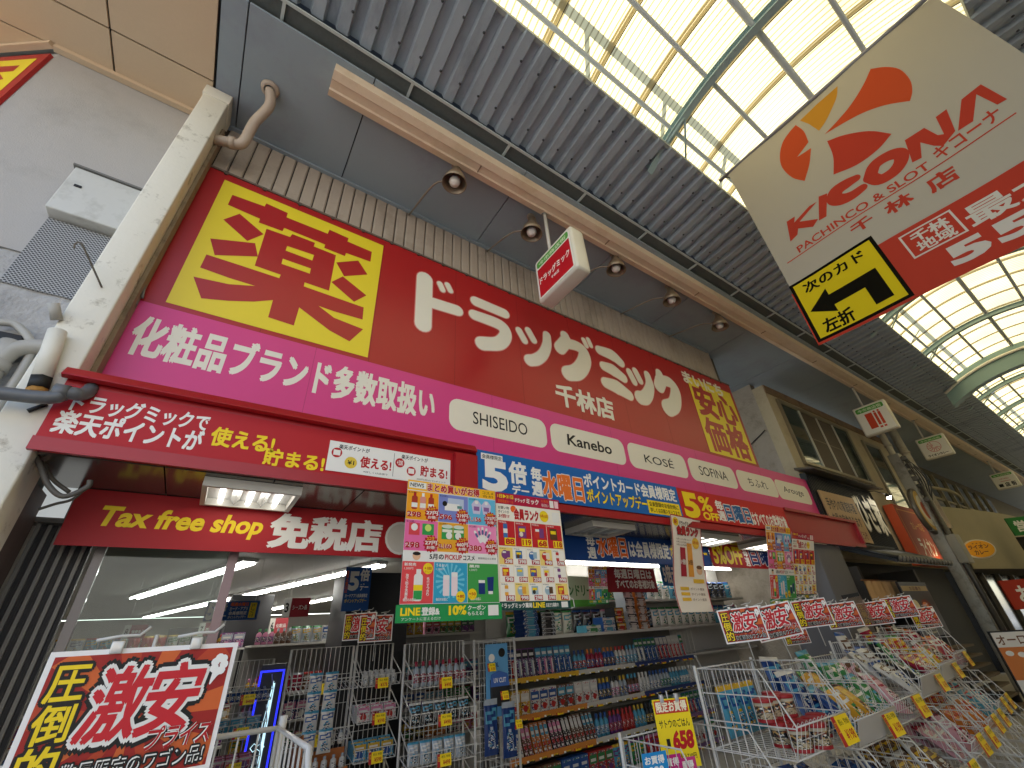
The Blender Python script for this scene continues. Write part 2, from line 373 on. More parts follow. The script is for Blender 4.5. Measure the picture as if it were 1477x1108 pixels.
for x in ribs:
    a = MB(); hh = .1
    for s_, (yy0, yy1, z0, z1) in enumerate([(-.045, .045, -.135, -.125), (-.045, .045, -.045, -.035), (-.006, .006, -.125, -.045)]):
        V = []; 
        for y in ys:
            for dx, dz in ((yy0, z0), (yy1, z0), (yy1, z1), (yy0, z1)): V.append((x+dx, y, arc(y, dz)))
        F = []
        for i in range(len(ys)-1):
            for q in range(4): F.append((4*i+q, 4*i+(q+1) % 4, 4*i+4+(q+1) % 4, 4*i+4+q))
        a.add(V, F, TEAL)
    a.build('arched_rib', roof)
    for sg in (1, -1):
        a = MB(); y0 = AY+sg*1.25
        a.tube([(x, y0+sg*.15, 6.47), (x, y0-sg*.3, arc(y0-sg*.3, -.13))], .022, TEAL, 6); a.tube([(x+.02, y0-sg*.3, arc(y0-sg*.3, -.13)), (x+.45, y0+sg*.05, 6.5)], .014, TEAL, 6); a.build('brace', roof)
for x in (15.2,):
    a = MB(); V = []
    for y in ys:
        for dx, dz in ((-.12, -.55), (.12, -.55), (.12, -.03), (-.12, -.03)): V.append((x+dx, y, arc(y, dz)))
    F = [(4*i+q, 4*i+(q+1) % 4, 4*i+4+(q+1) % 4, 4*i+4+q) for i in range(len(ys)-1) for q in range(4)]
    a.add(V, F, mat('#7d9796', .5, var=.06)); a.tube([(x-.16, y, arc(y, -.2)) for y in ys], .035, WHITE, 8); a.build('arched_girder', roof)
for sg in (1, -1):
    a = MB(); a.box(-1, 46, AY+sg*1.24-.02, AY+sg*1.24+.02, 6.47, 6.53, mat('#9aa19c')); a.build('edge_flashing', roof)
# maintenance walk above the roof: its shadow shows through the sheets
wk = thing('roof_walkway', 'steel service walkway above the translucent roof, seen as a shadow through it', 'walkway')
a = MB(); a.box(-1, 40, -2.40, -2.32, 7.12, 7.15, STEEL); a.build('rail', wk)
x = -.5
while x < 39:
    a = MB(); a.tube([(x, -2.36, 7.12), (x+.35, -2.02, 6.75)], .03, STEEL, 6); a.build('strut', wk); x += 1.25

# ------------------------------------------------------------------ buildings around
def house(name, lab, x0, x1, y0, y1, z0, z1, m):
    a = MB(); a.box(x0, x1, y0, y1, z0, z1, m); o = a.build(name); return tag(o, lab, 'building')
house('unseen_building', 'plain building across the street, behind the camera', 1.6, 50, -9, -7.2, 0, 8.5, mat('#d2ccc0', .8, var=.05))
house('unseen_building', 'plain building added behind the camera to block sky reflected in the glass door', -30, 1.4, -20, -15, 0, 7.5, mat('#b5afa5', .8, var=.08))  # added out of view so the glass door reflects no bright horizon
# grey neighbour on the left and its chamfered corner
nb = thing('grey_building', 'grey rendered neighbour building left of the pale column', 'building')
c0 = at(88, 75, z=SZ); c0.y = .08; e1 = at(0, 82, z=SZ); dr = Vector((e1.x-c0.x, e1.y-c0.y, 0)).normalized()
a = MB(); a.prism([(c0.x, .08, 3.55), (-1.12, .08, 3.55), (-1.12, 3, 3.55), (c0.x+dr.x*3.0-.0, c0.y+dr.y*3.0+3, 3.55), (c0.x+dr.x*3.0, c0.y+dr.y*3.0, 3.55)], (0, 0, SZ+.2-3.55-.03), GREYW); a.build('wall', nb)
a = MB(); V = []; F = []; nx, nz = 40, 34
for j in range(nz+1):
    for i in range(nx+1):
        x = -4+i*(4-.95)/nx; z = j*3.95/nz
        bul = -.02-.05*max(0, math.sin(j/nz*3.14))-.012*math.sin(i*2.1+j*1.7)*math.sin(j*.9)
        V.append((x, .02+bul, z-(.05*abs(math.sin(i*.4)) if j == nz else 0)))
F = [(j*(nx+1)+i, j*(nx+1)+i+1, (j+1)*(nx+1)+i+1, (j+1)*(nx+1)+i) for j in range(nz) for i in range(nx)]
a.add(V, F, ROUGHC, True); a.poly([(-4, -.02, 3.94), (-.95, -.02, 3.94), (-.95, .1, 3.96), (-4, .1, 3.96)], ROUGHC); a.build('rough_plaster', nb)
# fascia and ceiling of the side street (tan boards)
tan = thing('tan_ceiling', 'tan board ceiling with dark seams at the upper left, above the grey wall', 'ceiling')
a = MB(); xx = [-1.07, -1.84, -3.2, -4.6]; yy = [.05, -.36, -1.25, -2.2]
e2 = Vector((c0.x, 0.0, 0)); 
for i in range(3):
    for j in range(3):
        a.box(xx[i+1]+.008, xx[i]-.008, yy[j+1]+.008, yy[j]-.008, SZ, SZ+.02, TAN)
a.box(-4.6, -1.07, -2.2, .05, SZ+.021, SZ+.03, mat('#2c231b'))
a.prism([(c0.x-.02, .055, SZ), (-6, .055, SZ), (-6, .055+3, SZ), (c0.x+dr.x*4, c0.y+dr.y*4, SZ)], (0, 0, .02), TAN); a.build('board', tan)
a = MB(); a.box(c0.x-.03, -1.07, .02, .075, SZ-.045, SZ-.001, TAN)
p = Vector((c0.x-.03, .05, 0)); q = p+dr*3
nrm = Vector((-dr.y, dr.x, 0))*.05
a.prism([(p.x, p.y, SZ-.045), (q.x, q.y, SZ-.045), (q.x+nrm.x, q.y+nrm.y, SZ-.045), (p.x+nrm.x, p.y+nrm.y, SZ-.045)], (0, 0, .044), TAN); a.build('edge_trim', tan)
# red and yellow sign on the neighbour's angled face
KUSURI = [[(440, 158), (618, 222), (627, 205), (745, 258), (738, 282), (965, 372), (975, 350), (1080, 397), (1074, 415), (1208, 472), (1200, 526), (1066, 478), (1060, 495), (945, 450), (952, 432), (725, 340), (716, 358), (585, 310), (592, 290), (415, 212)],
    [(480, 262), (612, 375), (522, 412), (390, 294)], [(318, 398), (565, 424), (580, 498), (342, 490)], [(1012, 530), (1133, 520), (1184, 597), (1055, 606)], [(1048, 607), (1178, 712), (1110, 747), (985, 638)],
    [(628, 345), (758, 390), (770, 374), (895, 422), (888, 442), (1010, 490), (972, 686), (838, 640), (833, 662), (1163, 778), (1157, 845), (1000, 800), (915, 770), (1000, 835), (1160, 898), (1085, 965), (975, 905), (808, 778), (778, 878), (637, 832), (663, 738), (560, 746), (420, 742), (268, 728), (225, 608), (420, 650), (565, 660), (420, 615), (262, 558), (297, 486), (480, 545), (698, 617), (706, 598), (563, 548)]]
KHOLES = [[(742, 440), (890, 490), (880, 520), (733, 465)], [(718, 510), (872, 564), (866, 592), (710, 538)]]
def kusuri_art(A, fn, mr, my, l=2):
    for p in KUSURI: A.shape([fn(u, v) for u, v in p], mr, l)
    for p in KHOLES: A.shape([fn(u, v) for u, v in p], my, l+1)
def zm(x0, y0, sc):                                            # measured on an enlargement: offset and factor
    return lambda u, v: (x0+u/sc, y0+v/sc)
def on(y):                                                     # measured point -> (x, z) on the facade plane y
    def f(u, v):
        p = at(u, v, y=y); return (p.x, p.z)
    return f
# normalised coordinates of the big character inside its square
_z = zm(220, 240, 3.82); _f0 = on(0)
SQX0, SQX1, SQZ0, SQZ1 = -.75, .805, 3.87, 5.43
def sqpt(u, v): return _f0(*_z(u, v))
rs = thing('corner_sign', 'red and yellow sign on the angled face of the grey building at the far left', 'sign', (c0.x, .08, 0), (0, 0, math.atan2(-dr.y, -dr.x)))
A = Art(); A.box(-2.9, -.015, -.03, -.002, 4.95, 6.16, SIGNRED); A.build('panel', rs)
A = Art()
def off(p, l): return (p[0], -.031-l*LU, p[1])
A.P = lambda x, z, l: (x, -.031-l*LU, z)
A.rect(-1.25, 5.0, -.085, 6.07, YEL, 1)
def cm(u, v):
    p = sqpt(u, v); return (-1.25+(p[0]-SQX0)/(SQX1-SQX0)*1.165, 5.0+(p[1]-SQZ0)/(SQZ1-SQZ0)*1.07)
kusuri_art(A, cm, SIGNRED, YEL); A.build('printed_character', rs)

# ---- grey wall fittings
bx = thing('metal_box', 'grey metal box with a lip mounted on the grey wall left of the column', 'box', (0, 0, 0))
p0 = at(112, 255, y=-.02); p1 = at(75, 318, y=-.02); p2 = at(200, 290, y=-.02)
a = MB(); a.bbox(p0.x, p0.x+.62, -.12, .075, p1.z+.03, p0.z, mat('#c2c1bb', .55, var=.06, dirt='#a5a39b', dscale=6), .012); a.build('case', bx)
a = MB(); a.box(p0.x-.012, p0.x+.632, -.135, .078, p0.z+.001, p0.z+.018, mat('#6b6a66')); a.build('lid', bx)
a = MB(); a.box(p0.x+.06, p0.x+.1, -.128, -.1205, p0.z-.2, p0.z-.18, DARK); a.build('latch', bx)
pf = thing('perforated_panel', 'perforated grey metal panel under the metal box on the grey wall', 'panel')
def perf_mat():
    m = mat('#b9b8b6', .5, var=.01); m = m.copy(); nt = m.node_tree; bs = nt.nodes['Principled BSDF']
    tc = nt.nodes.new('ShaderNodeTexCoord'); mp = nt.nodes.new('ShaderNodeMapping'); mp.inputs['Scale'].default_value = (62, 62, 62); mp.inputs['Rotation'].default_value = (0, .785, 0)
    vo = nt.nodes.new('ShaderNodeTexVoronoi'); vo.inputs['Randomness'].default_value = 0; vo.inputs['Scale'].default_value = 1
    cr = nt.nodes.new('ShaderNodeValToRGB'); cr.color_ramp.elements[0].position = .40; cr.color_ramp.elements[1].position = .46
    cr.color_ramp.elements[0].color = (.03, .03, .03, 1); cr.color_ramp.elements[1].color = (*lin('#a9a8a6'), 1)
    L = nt.links.new; L(tc.outputs['Object'], mp.inputs[0]); L(mp.outputs[0], vo.inputs['Vector']); L(vo.outputs['Distance'], cr.inputs[0]); L(cr.outputs[0], bs.inputs['Base Color']); return m
a = MB(); q0 = at(75, 335, y=0); q1 = at(40, 400, y=0)
a.box(q0.x-.05, -1.12, -.03, .075, q1.z-.1, p1.z+.01, perf_mat()); a.build('sheet', pf)
def pipe(name, lab, cat, pts, r, m, n=12, sm=True, collars=()):
    a = MB(); P = bez(pts, 6) if sm and len(pts) > 2 else pts; a.tube(P, r, m, n)
    if not collars: return tag(a.build(name), lab, cat)
    t = thing(name, lab, cat); a.build('tube', t)
    for c, ax in collars:
        a = MB(); a.lathe([(r*1.0, -.03), (r*1.22, -.03), (r*1.22, .03), (r*1.0, .03)], c, ax, m, 16); a.build('collar', t)
    return t
PVC = mat('#a8a49b', .45, var=.06, scale=8); PVCG = mat('#5e6062', .4, var=.08, scale=8)
a0 = at(0, 465, y=-.08); a1 = at(25, 470, y=-.08); a2 = at(45, 495, y=-.1); a3 = at(40, 520, y=-.1)
pipe('wall_conduit', 'thin bent grey conduit on the rough plaster left of the column', 'pipe', [a0, a1, a2, a3, a3-Vector((0, 0, .5))], .022, PVC)
e0 = at(60, 512, y=-.12); 
pipe('drain_pipe', 'thick pale drain pipe with an elbow on the rough plaster left of the column', 'pipe', [(-1.08, -.12, e0.z+.05), (-1.18, -.12, e0.z+.05), (-1.27, -.12, e0.z), (-1.30, -.12, e0.z-.1), (-1.30, -.12, e0.z-.2), (-1.30, -.12, 0)], .048, PVC, 16, True, [((-1.30, -.12, e0.z-.13), (0, 0, 1))])
a = MB(); p = at(4, 495, y=-.06); a.bbox(p.x-.25, p.x+.08, -.1, -.03, p.z-.1, p.z+.06, DARK, .01); tag(a.build('meter_box'), 'black box on the rough plaster at the left edge of the photo', 'box')

# ---- the pale column
CT = 6.255
col = thing('column', 'tall dirty cream square column at the left end of the drugstore sign', 'column', (0, 0, 0))
a = MB(); a.bbox(-1.115, -.915, -.30, .0, 0, CT, COLUMN, .012); a.build('shaft', col)
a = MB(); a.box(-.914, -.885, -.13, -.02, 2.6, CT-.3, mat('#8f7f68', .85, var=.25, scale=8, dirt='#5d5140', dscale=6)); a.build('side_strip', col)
a = MB(); a.bbox(-1.125, -.905, -.312, .0, CT-.14, CT-.002, COLUMN, .008); a.build('capital', col)
p = at(77, 437, y=-.36); pipe('stub_pipe', 'short open pipe stub sticking out beside the pale column', 'pipe', [at(82, 462, y=-.30), p], .028, PVC, 12, False)
a = MB(); q0 = at(60, 545, y=-.34); q1 = at(83, 478, y=-.34); a.tube([q0, q1], .043, COLUMN, 14); 
t = thing('capped_pipe', 'cream pipe with a torn black cap on the front of the column', 'pipe'); a.build('tube', t)
a = MB(); d = (q1-q0).normalized(); a.tube([q0-d*.07, q0-d*.001], .05, mat('#16140f', .6), 6); a.build('cap', t)
a = MB(); a.tube([q0-d*.105, q0-d*.072], .045, mat('#a5742c', .7, var=.4, scale=30), 7); a.build('foam', t)
h0 = at(147, 415, y=-.31); h1 = at(122, 360, y=-.45)
pipe('wall_hook', 'thin rusty hook bracket on the front of the column', 'hook', [h0, h1, at(115, 350, y=-.47), at(108, 352, y=-.46), at(107, 358, y=-.45)], .006, mat('#6d665c', .5, .5), 6)
g0 = at(0, 567, y=-.42); g1 = at(96, 567, y=-.42); 
pipe('grey_drain_pipe', 'horizontal dark grey pipe that turns in under the red ledge', 'pipe', [g0-Vector((1.5, 0, 0)), g0, g1, g1+Vector((.045, .02, .012)), g1+Vector((.06, .06, .05)), g1+Vector((.06, .1, .1))], .036, PVCG, 14, True, [(g1-Vector((.02, 0, 0)), (1, 0, 0))])
a = MB(); p = at(55, 590, y=-.302); a.tube([at(40, 593, y=-.312), at(68, 583, y=-.312)], .012, BLACK, 6); tag(a.build('black_clip'), 'small black cable clip on the column under the grey pipe', 'clip')
# pipe elbow under the soffit beside the column
z1 = 6.05; pb = at(390, 128, z=SZ)
pe = thing('soffit_pipe', 'beige pipe elbow coming out of the soffit beside the top of the column', 'pipe'); PB = mat('#b09f8e', .5, var=.08, scale=6)
a = MB(); a.tube(bez([(-.914, -.16, 5.72), (-.80, -.2, 5.72), (-.72, -.22, 5.73), (-.69, -.25, 5.78), (-.68, -.28, 5.86), (-.66, -.34, 6.0), (pb.x+.03, pb.y+.1, 6.14), (pb.x, pb.y, 6.259)], 6), .047, PB, 16); a.build('tube', pe)
a = MB(); a.lathe([(.047, 0), (.058, .0), (.058, .05), (.047, .05)], (-.80, -.2, 5.72), (1, -.3, 0), PB); a.lathe([(.05, 0), (.075, .0), (.085, .03), (.06, .035)], (pb.x, pb.y, 6.225), (0, 0, 1), PB); a.build('collar', pe)
# loose cables on the column's inner side
for k, pts in enumerate(([(45, 645), (58, 672), (70, 700), (92, 716), (125, 703), (130, 693)], [(45, 640), (60, 660), (75, 690), (100, 710)], [(55, 735), (80, 727), (105, 720), (128, 700)])):
    pipe('loose_cable', ['looping grey cable under the left end of the red canopy', 'thin black cable hanging from the canopy corner by the column', 'grey cable crossing the lit box under the canopy'][k], 'cable', [at(u, v, y=-.2+.1*k) for u, v in pts], .014-.003*k, mat('#5c574f', .6), 7)
for k, pts in enumerate(([(222, 380), (205, 410), (196, 440)], [(232, 345), (213, 395), (205, 430)])):
    pipe('sign_cable', ['grey cable squeezed between the column and the red sign, lower one', 'grey cable squeezed between the column and the red sign, upper one'][k], 'cable', [at(u, v, y=-.06) for u, v in pts], .01, mat('#77736c'), 6)

# ---- strip wall behind the sign
sw = thing('strip_wall', 'beige vertical metal strip cladding above the red drugstore sign', 'cladding')
a = MB(); a.box(-1.0, 7.5, .075, .12, 2.6, SZ-.002, mat('#3d352d', .8)); a.build('backing', sw)
a = MB(); x = -.9
while x < 7.45:
    a.prism([(x+.006, .074, 5.4), (x+.006, .05, 5.4), (x+.02, .04, 5.4), (x+.11, .04, 5.4), (x+.124, .05, 5.4), (x+.124, .074, 5.4)], (0, 0, SZ-5.4-.004), STRIP); x += .13
a.build('strip_panel', sw)
a = MB(); a.box(-.9, 7.45, .0, .039, SZ-.03, SZ-.003, SOFF); a.build('top_trim', sw)

# ---- the main sign
sg = thing('shop_sign', 'huge red drugstore sign with a yellow square character panel and white lettering', 'sign', (0, 0, 0))
RX0, RX1, RZ0, RZ1 = -.895, 7.785, 3.815, 5.52
a = MB(); a.box(RX0, RX1, .002, .07, RZ0, RZ1, SIGNRED); a.build('red_panel', sg)
a = MB(); x = -.1
while x < 7.7: a.box(x, x+.004, .0012, .0035, RZ0, RZ1-.0, mat('#7c0d12', .5)); x += .915
a.build('panel_seam', sg)
a = MB(); x = RX0
a.box(RX0, RX1, -.012, .072, RZ1+.001, RZ1+.022, mat('#6f6257', .6))
while x < RX1-.1: a.box(x+.12, x+.15, -.014, .0, RZ1-.02, RZ1+.02, mat('#55493f', .6)); x += .33
a.build('top_rail', sg)
A = Art(); A.rect(SQX0, SQZ0, SQX1, SQZ1, YEL, 1); A.build('yellow_square', sg)
A = Art(); kusuri_art(A, sqpt, SIGNRED, YEL, 3); A.build('big_character', sg)
f = on(0); Z1 = zm(560, 280, 4.103); Z2 = zm(780, 460, 6.714)
def s1(*p): return [f(*Z1(u, v)) for u, v in p]
def s2(*p): return [f(*Z2(u, v)) for u, v in p]
strokes = [(s1((216, 502), (206, 772)), .195), (s1((262, 645), (408, 690)), .155), (s1((305, 532), (321, 568)), .075), (s1((350, 538), (367, 573)), .075),
  (s1((517, 636), (688, 708)), .15), (s1((508, 716), (640, 765), (685, 800), (692, 845), (650, 885), (555, 885)), [.15, .17, .18, .18, .19, .19]),
  (s1((773, 808), (806, 868)), .105), (s1((828, 808), (860, 866)), .105), (s1((938, 836), (938, 895), (915, 950), (875, 980), (836, 985)), [.13, .15, .16, .17, .17]),
  (s2((232, 165), (240, 215), (185, 285)), [.16, .2, .2]), (s2((250, 240), (340, 262), (405, 310), (425, 390), (395, 470), (340, 520), (265, 530)), [.17, .18, .2, .24, .25, .25, .23]),
  (s2((413, 205), (440, 262)), .085), (s2((458, 203), (483, 260)), .085),
  (s2((565, 305), (690, 355), (772, 425)), [.16, .22, .17]), (s2((608, 460), (700, 500), (798, 573)), [.16, .22, .17]), (s2((628, 620), (740, 665), (855, 740)), [.18, .25, .18]),
  (s2((855, 515), (905, 612)), .13), (s2((913, 507), (962, 602)), .13), (s2((1030, 545), (1055, 640), (1040, 720), (1005, 765), (962, 765)), [.15, .19, .22, .24, .24]),
  (s2((1145, 530), (1160, 595), (1145, 655)), [.17, .26, .24]), (s2((1175, 595), (1250, 620), (1300, 690), (1305, 780), (1285, 840), (1232, 865)), [.2, .22, .24, .27, .28, .3])]
A = Art()
for i, (pts, wd) in enumerate(strokes):
    A.stroke(pts, [q+.022 for q in wd] if isinstance(wd, list) else wd+.022, mat('#d88d84', .45), 1+.12*i)
for i, (pts, wd) in enumerate(strokes): A.stroke(pts, wd, CREAM, 5+.12*i)
c = [f(*Z2(140, 645)), f(*Z2(715, 945))]
x0 = c[0][0]; x1 = f(*Z2(712, 940))[0]
A.text('千林店', x0, f(*Z2(250, 850))[1], x1, f(*Z2(210, 640))[1], CREAM, 3, .035); A.build('shop_name_lettering', sg)
# everyday low price panel at the right end
A = Art(); q = [f(*zm(970, 520, 6.514)(u, v)) for u, v in ((150, 240), (535, 310), (800, 995), (370, 880))]
qx0, qx1 = (q[0][0]+q[3][0])/2, (q[1][0]+q[2][0])/2; qz1, qz0 = 5.33, 3.87
A.rect(qx0, qz0, qx1, qz1, YEL, 1); ww = qx1-qx0
for ch, i, j in (('安', 0, 1), ('心', 1, 1), ('価', 0, 0), ('格', 1, 0)):
    A.text(ch, qx0+ww*(.06+.46*i), qz0+(.06+.66*j), qx0+ww*(.06+.46*i)+ww*.42, qz0+.06+.66*j+.6, SIGNRED, 2, .035)
A.text('まいにち', qx0-.12, 5.16, qx0+ww*.8, 5.42, CREAM, 3, .04); A.build('price_slogan', sg)

# pink brand strip
ps = thing('brand_strip', 'long pink strip below the red sign with white brand capsules', 'sign')
PZ0, PZ1, PX0, PX1 = 2.99, 3.812, -.93, 9.45
a = MB(); a.box(PX0, PX1, -.018, .07, PZ0, PZ1, PINK); a.build('pink_panel', ps)
a = MB(); x = .35
while x < 9: a.box(x, x+.003, -.0187, -.0175, PZ0, PZ1, mat('#a02058', .5)); x += 1.83
a.build('panel_seam', ps)
fp = on(-.018); A = Art(); A.P = lambda x, z, l: (x, -.0185-l*LU, z)
tx0 = fp(186, 492)[0]; tx1 = fp(626, 588)[0]
A.text('化粧品ブランド多数取扱い', tx0, 3.36, tx1, 3.69, CREAM, 1, .035); A.build('lettering', ps)
cz1 = fp(720, 590)[1]; cz0 = fp(720, 630)[1]
caps = [((645, 603), (790, 626), 'SHISEIDO', .56, 0), ((793, 634), (903, 655), 'Kanebo', .6, .06), ((904.5, 652), (991, 673), 'KOSÉ', .5, 0), ((991, 668), (1062, 690), 'SOFINA', .6, 0), ((1060.5, 683), (1120, 703), 'ちふれ', .5, 0), ((1116.5, 697), (1168, 714), 'Arouge', .6, 0)]
for (l_, r_, t_, wf, sh) in caps:
    A = Art(); A.P = lambda x, z, l: (x, -.0185-l*LU, z)
    x0, x1 = fp(*l_)[0]+.02, fp(*r_)[0]-.02; zc = (fp(*l_)[1]+fp(*r_)[1])/2
    z0, z1 = 3.30, 3.655
    A.rrect(x0, z0, x1, z1, .11, CREAM, 1); wd = (x1-x0)*wf; m = (x0+x1)/2
    INK = pr('#1a1816')
    A.text(t_, m-wd/2, z0+.11, m+wd/2, z1-.1, INK, 2, .003 if t_ != 'Kanebo' else .02, shear=sh)
    A.build('brand_capsule', ps)

# ---- red canopy under the sign
cn = thing('red_canopy', 'red metal canopy fascia running under the pink strip', 'canopy')
CX0, CX1, CYF, CZ0, CZ1 = -.93, 9.87, -.33, 2.55, 2.965
a = MB(); a.box(CX0, CX1, CYF, CYF+.04, CZ0, CZ1, CANRED); a.build('fascia', cn)
a = MB(); a.box(CX0, CX1, CYF-.03, CYF-.001, CZ0-.055, CZ0+.02, CANRED); a.build('bottom_trim', cn)
a = MB(); a.box(CX0, CX1, CYF+.001, -.02, CZ1+.001, CZ1+.02, CANRED); a.box(7.25, CX1, CYF-.045, CYF-.001, CZ1-.03, CZ1+.012, CANRED); a.box(CX1-.06, CX1, CYF-.045, CYF-.001, CZ0+.021, CZ1-.031, CANRED); a.build('top_cover', cn)
a = MB(); a.box(1.56, 1.775, CYF-.05, CYF-.001, CZ0+.021, 2.9, CANRED); a.build('end_block', cn)
lg = MB(); lg.prism([(-.95, -.02, 2.985), (-.95, -.36, 3.0), (-.95, -.40, 2.935), (-.95, -.36, 2.925), (-.95, -.3, 2.97)], (2.72, 0, 0), CANRED)
tag(lg.build('red_ledge', bevel=.006), 'projecting red ledge along the left half of the canopy, above the points banner', 'ledge')
# soffit under the canopy
sf = thing('canopy_soffit', 'mirror-like panelled soffit under the red canopy', 'soffit'); SFM = mat('#6d6459', .18, .55, var=.12, scale=3)
xs = [-.9, -.35, .25, .85, 1.45, 2.1, 2.75, 3.4, 4.05, 4.7, 5.35, 6.0, 6.65, 7.3, 7.9]
for p_, q_ in zip(xs, xs[1:]):
    a = MB(); a.box(p_+.004, q_-.004, CYF+.045, .36, 2.5, 2.52, SFM); a.build('panel', sf)
a = MB(); a.box(-.93, 7.95, CYF+.045, .36, 2.521, 2.53, DARK); a.build('backing', sf)
a = MB(); a.box(-.93, 7.95, .361, .44, 2.44, 2.70, mat('#4d4742', .5)); a.build('door_header', sf)
def troffer(x0, x1, y0, y1, z, lit, lab, tubes=3):
    t = thing('ceiling_light', lab, 'ceiling light', ((x0+x1)/2, (y0+y1)/2, z)); w_, d_ = (x1-x0)/2, (y1-y0)/2
    fm = mat('#b9b6ae', .4); a = MB()
    a.box(-w_, w_, -d_, -d_+.03, -.06, 0, fm); a.box(-w_, w_, d_-.03, d_, -.06, 0, fm); a.box(-w_, -w_+.03, -d_+.031, d_-.031, -.06, 0, fm); a.box(w_-.03, w_, -d_+.031, d_-.031, -.06, 0, fm); a.build('frame', t)
    a = MB(); n = tubes; a.box(-w_+.031, w_-.031, -d_+.031, d_-.031, -.012, -.002, mat('#9d9d9a', .3))
    for k in range(n+1):
        x = -w_+.03+(2*w_-.06)*k/n; 
        if 0 < k < n: a.prism([(x-.03, -d_+.032, -.013), (x+.03, -d_+.032, -.013), (x, -d_+.032, -.05)], (0, 2*d_-.064, 0), mat('#a5a5a0', .25))
    a.build('reflector', t)
    for k in range(n):
        x = -w_+.03+(2*w_-.06)*(k+.5)/n; a = MB(); a.tube([(x, -d_+.05, -.035), (x, d_-.05, -.035)], .016, mat((1, .97, .9), .4, emit=lit) if lit else mat('#c9c9c4', .3), 8); a.build('tube', t)
troffer(-.14, .44, -.22, .27, 2.498, 1.7, 'lit three tube ceiling light under the left end of the red canopy')
troffer(3.25, 3.9, -.2, .25, 2.498, 0, 'unlit ceiling light under the middle of the canopy, behind the blue banner')
troffer(5.1, 6.0, -.2, .25, 2.498, 1.7, 'lit ceiling light under the canopy behind the ranking poster')
troffer(6.7, 7.5, -.2, .25, 2.498, 1.7, 'lit ceiling light under the right end of the canopy')

# ---- banners on the canopy
def pxbox(u0, v0, u1, v1, y):
    p = at(u0, v0, y=y); q = at(u1, v1, y=y); return p.x, p.z, q.x, q.z
WH = pr('#e9e6de'); YL = pr('#f2d11a'); RD = pr('#b5121b'); BK = pr('#15130f'); BL = pr('#0f5fa8'); OR = pr('#e8661c'); GRN = pr('#2f9a4a'); LBL = pr('#58b4d6'); PK = pr('#e75a92'); DBL = pr('#15306f'); GY = pr('#8d8a84'); SKIN = pr('#e3b48c'); BRN = pr('#6b4326'); LRD = pr('#d8434a')
pb = thing('points_banner', 'red points banner with white and yellow lettering under the red ledge', 'banner', (0, CYF-.006, 0))
a = MB(); a.box(-.925, 1.55, 0, .004, 2.575, 2.90, pr('#b0151d')); a.build('sheet', pb)
A = Art(); A.text('ドラッグミックで', -.86, 2.745, -.2, 2.865, WH, 1, .03); A.text('楽天ポイントが', -.885, 2.61, -.21, 2.745, WH, 2, .03)
A.otext('使える!', -.17, 2.665, .19, 2.79, YL, RD, 1, .03, .06); A.otext('貯まる!', .15, 2.585, .53, 2.70, YL, RD, 1, .03, .06)
A.build('lettering', pb)
cp = thing('points_notice', 'white points notice pasted on the right end of the red points banner', 'notice', (0, CYF-.012, 0))
x0, x1, z0, z1 = .545, 1.53, 2.60, 2.83
a = MB(); a.box(x0, x1, 0, .004, z0, z1, WH); a.build('sheet', cp)
A = Art(); nw, nh = x1-x0, z1-z0
def nt(t_, a_, b_, c_, d_, m_, l=1, bo=0): A.text(t_, x0+nw*a_, z0+nh*b_, x0+nw*c_, z0+nh*d_, m_, l, bo)
A.rect((x0+x1)/2-.0015, z0+.02, (x0+x1)/2+.0015, z1-.02, BK); nt('楽天ポイントが', .07, .76, .30, .92, BK, 1, .015); nt('楽天ポイントが', .56, .76, .79, .92, BK, 1, .015)
nt('使える!', .24, .25, .48, .62, RD, 1, .03); nt('貯まる!', .73, .25, .97, .62, RD, 1, .03)
for cx, cz, t_ in ((.06, .62, '1'), (.55, .6, '+200'), (.65, .36, '1')):
    A.disc(x0+nw*cx, z0+nh*cz, .038, RD, 1); nt(t_, cx-.025, cz-.09, cx+.025, cz+.09, WH, 2, .02)
A.disc(x0+nw*.17, z0+nh*.35, .045, pr('#d9b93a'), 1); nt('¥1', .145, .28, .195, .42, BK, 2, .02)
nt('※詳しくは店頭で', .27, .08, .46, .15, BK); nt('200円(税込)で1ポイント', .7, .08, .96, .15, BK); A.build('lettering', cp)
bb = thing('blue_banner', 'blue five times points banner on the canopy with orange and white lettering', 'banner', (0, CYF-.036, 0))
a = MB(); a.box(1.775, 4.60, 0, .004, CZ0+.03, CZ1+.005, BL); a.build('sheet', bb)
A = Art(); z0 = CZ0+.03
A.text('5', 1.83, z0+.02, 2.10, z0+.31, WH, 1, .05); A.rect(1.82, z0+.305, 2.05, z0+.365, WH, 2); A.text('会員様限定', 1.83, z0+.315, 2.04, z0+.355, BK, 3, .01)
A.text('倍', 2.12, z0+.13, 2.31, z0+.33, WH, 1, .04); A.text('デー', 2.14, z0+.02, 2.33, z0+.11, WH, 1, .04); A.text('毎', 2.37, z0+.19, 2.49, z0+.31, WH, 1, .04); A.text('週', 2.37, z0+.04, 2.49, z0+.17, WH, 1, .04)
A.otext('水曜日', 2.50, z0+.04, 3.02, z0+.29, pr('#e5722c'), WH, 1, .035, .07)
A.text('ポイントカード会員様限定', 3.05, z0+.2, 4.55, z0+.35, WH, 1, .03); A.otext('ポイントアップデー', 3.06, z0+.04, 3.98, z0+.19, YL, DBL, 1, .03, .06)
A.rect(3.99, z0+.02, 4.57, z0+.17, YL, 1); A.text('会員登録のお会計時に', 4.02, z0+.1, 4.54, z0+.155, BK, 2, .012); A.text('詳しくは店舗スタッフまで', 4.02, z0+.035, 4.54, z0+.085, BK, 2, .012); A.build('lettering', bb)
rb = thing('red_banner', 'red five percent off banner on the canopy right of the blue banner', 'banner', (0, CYF-.036, 0))
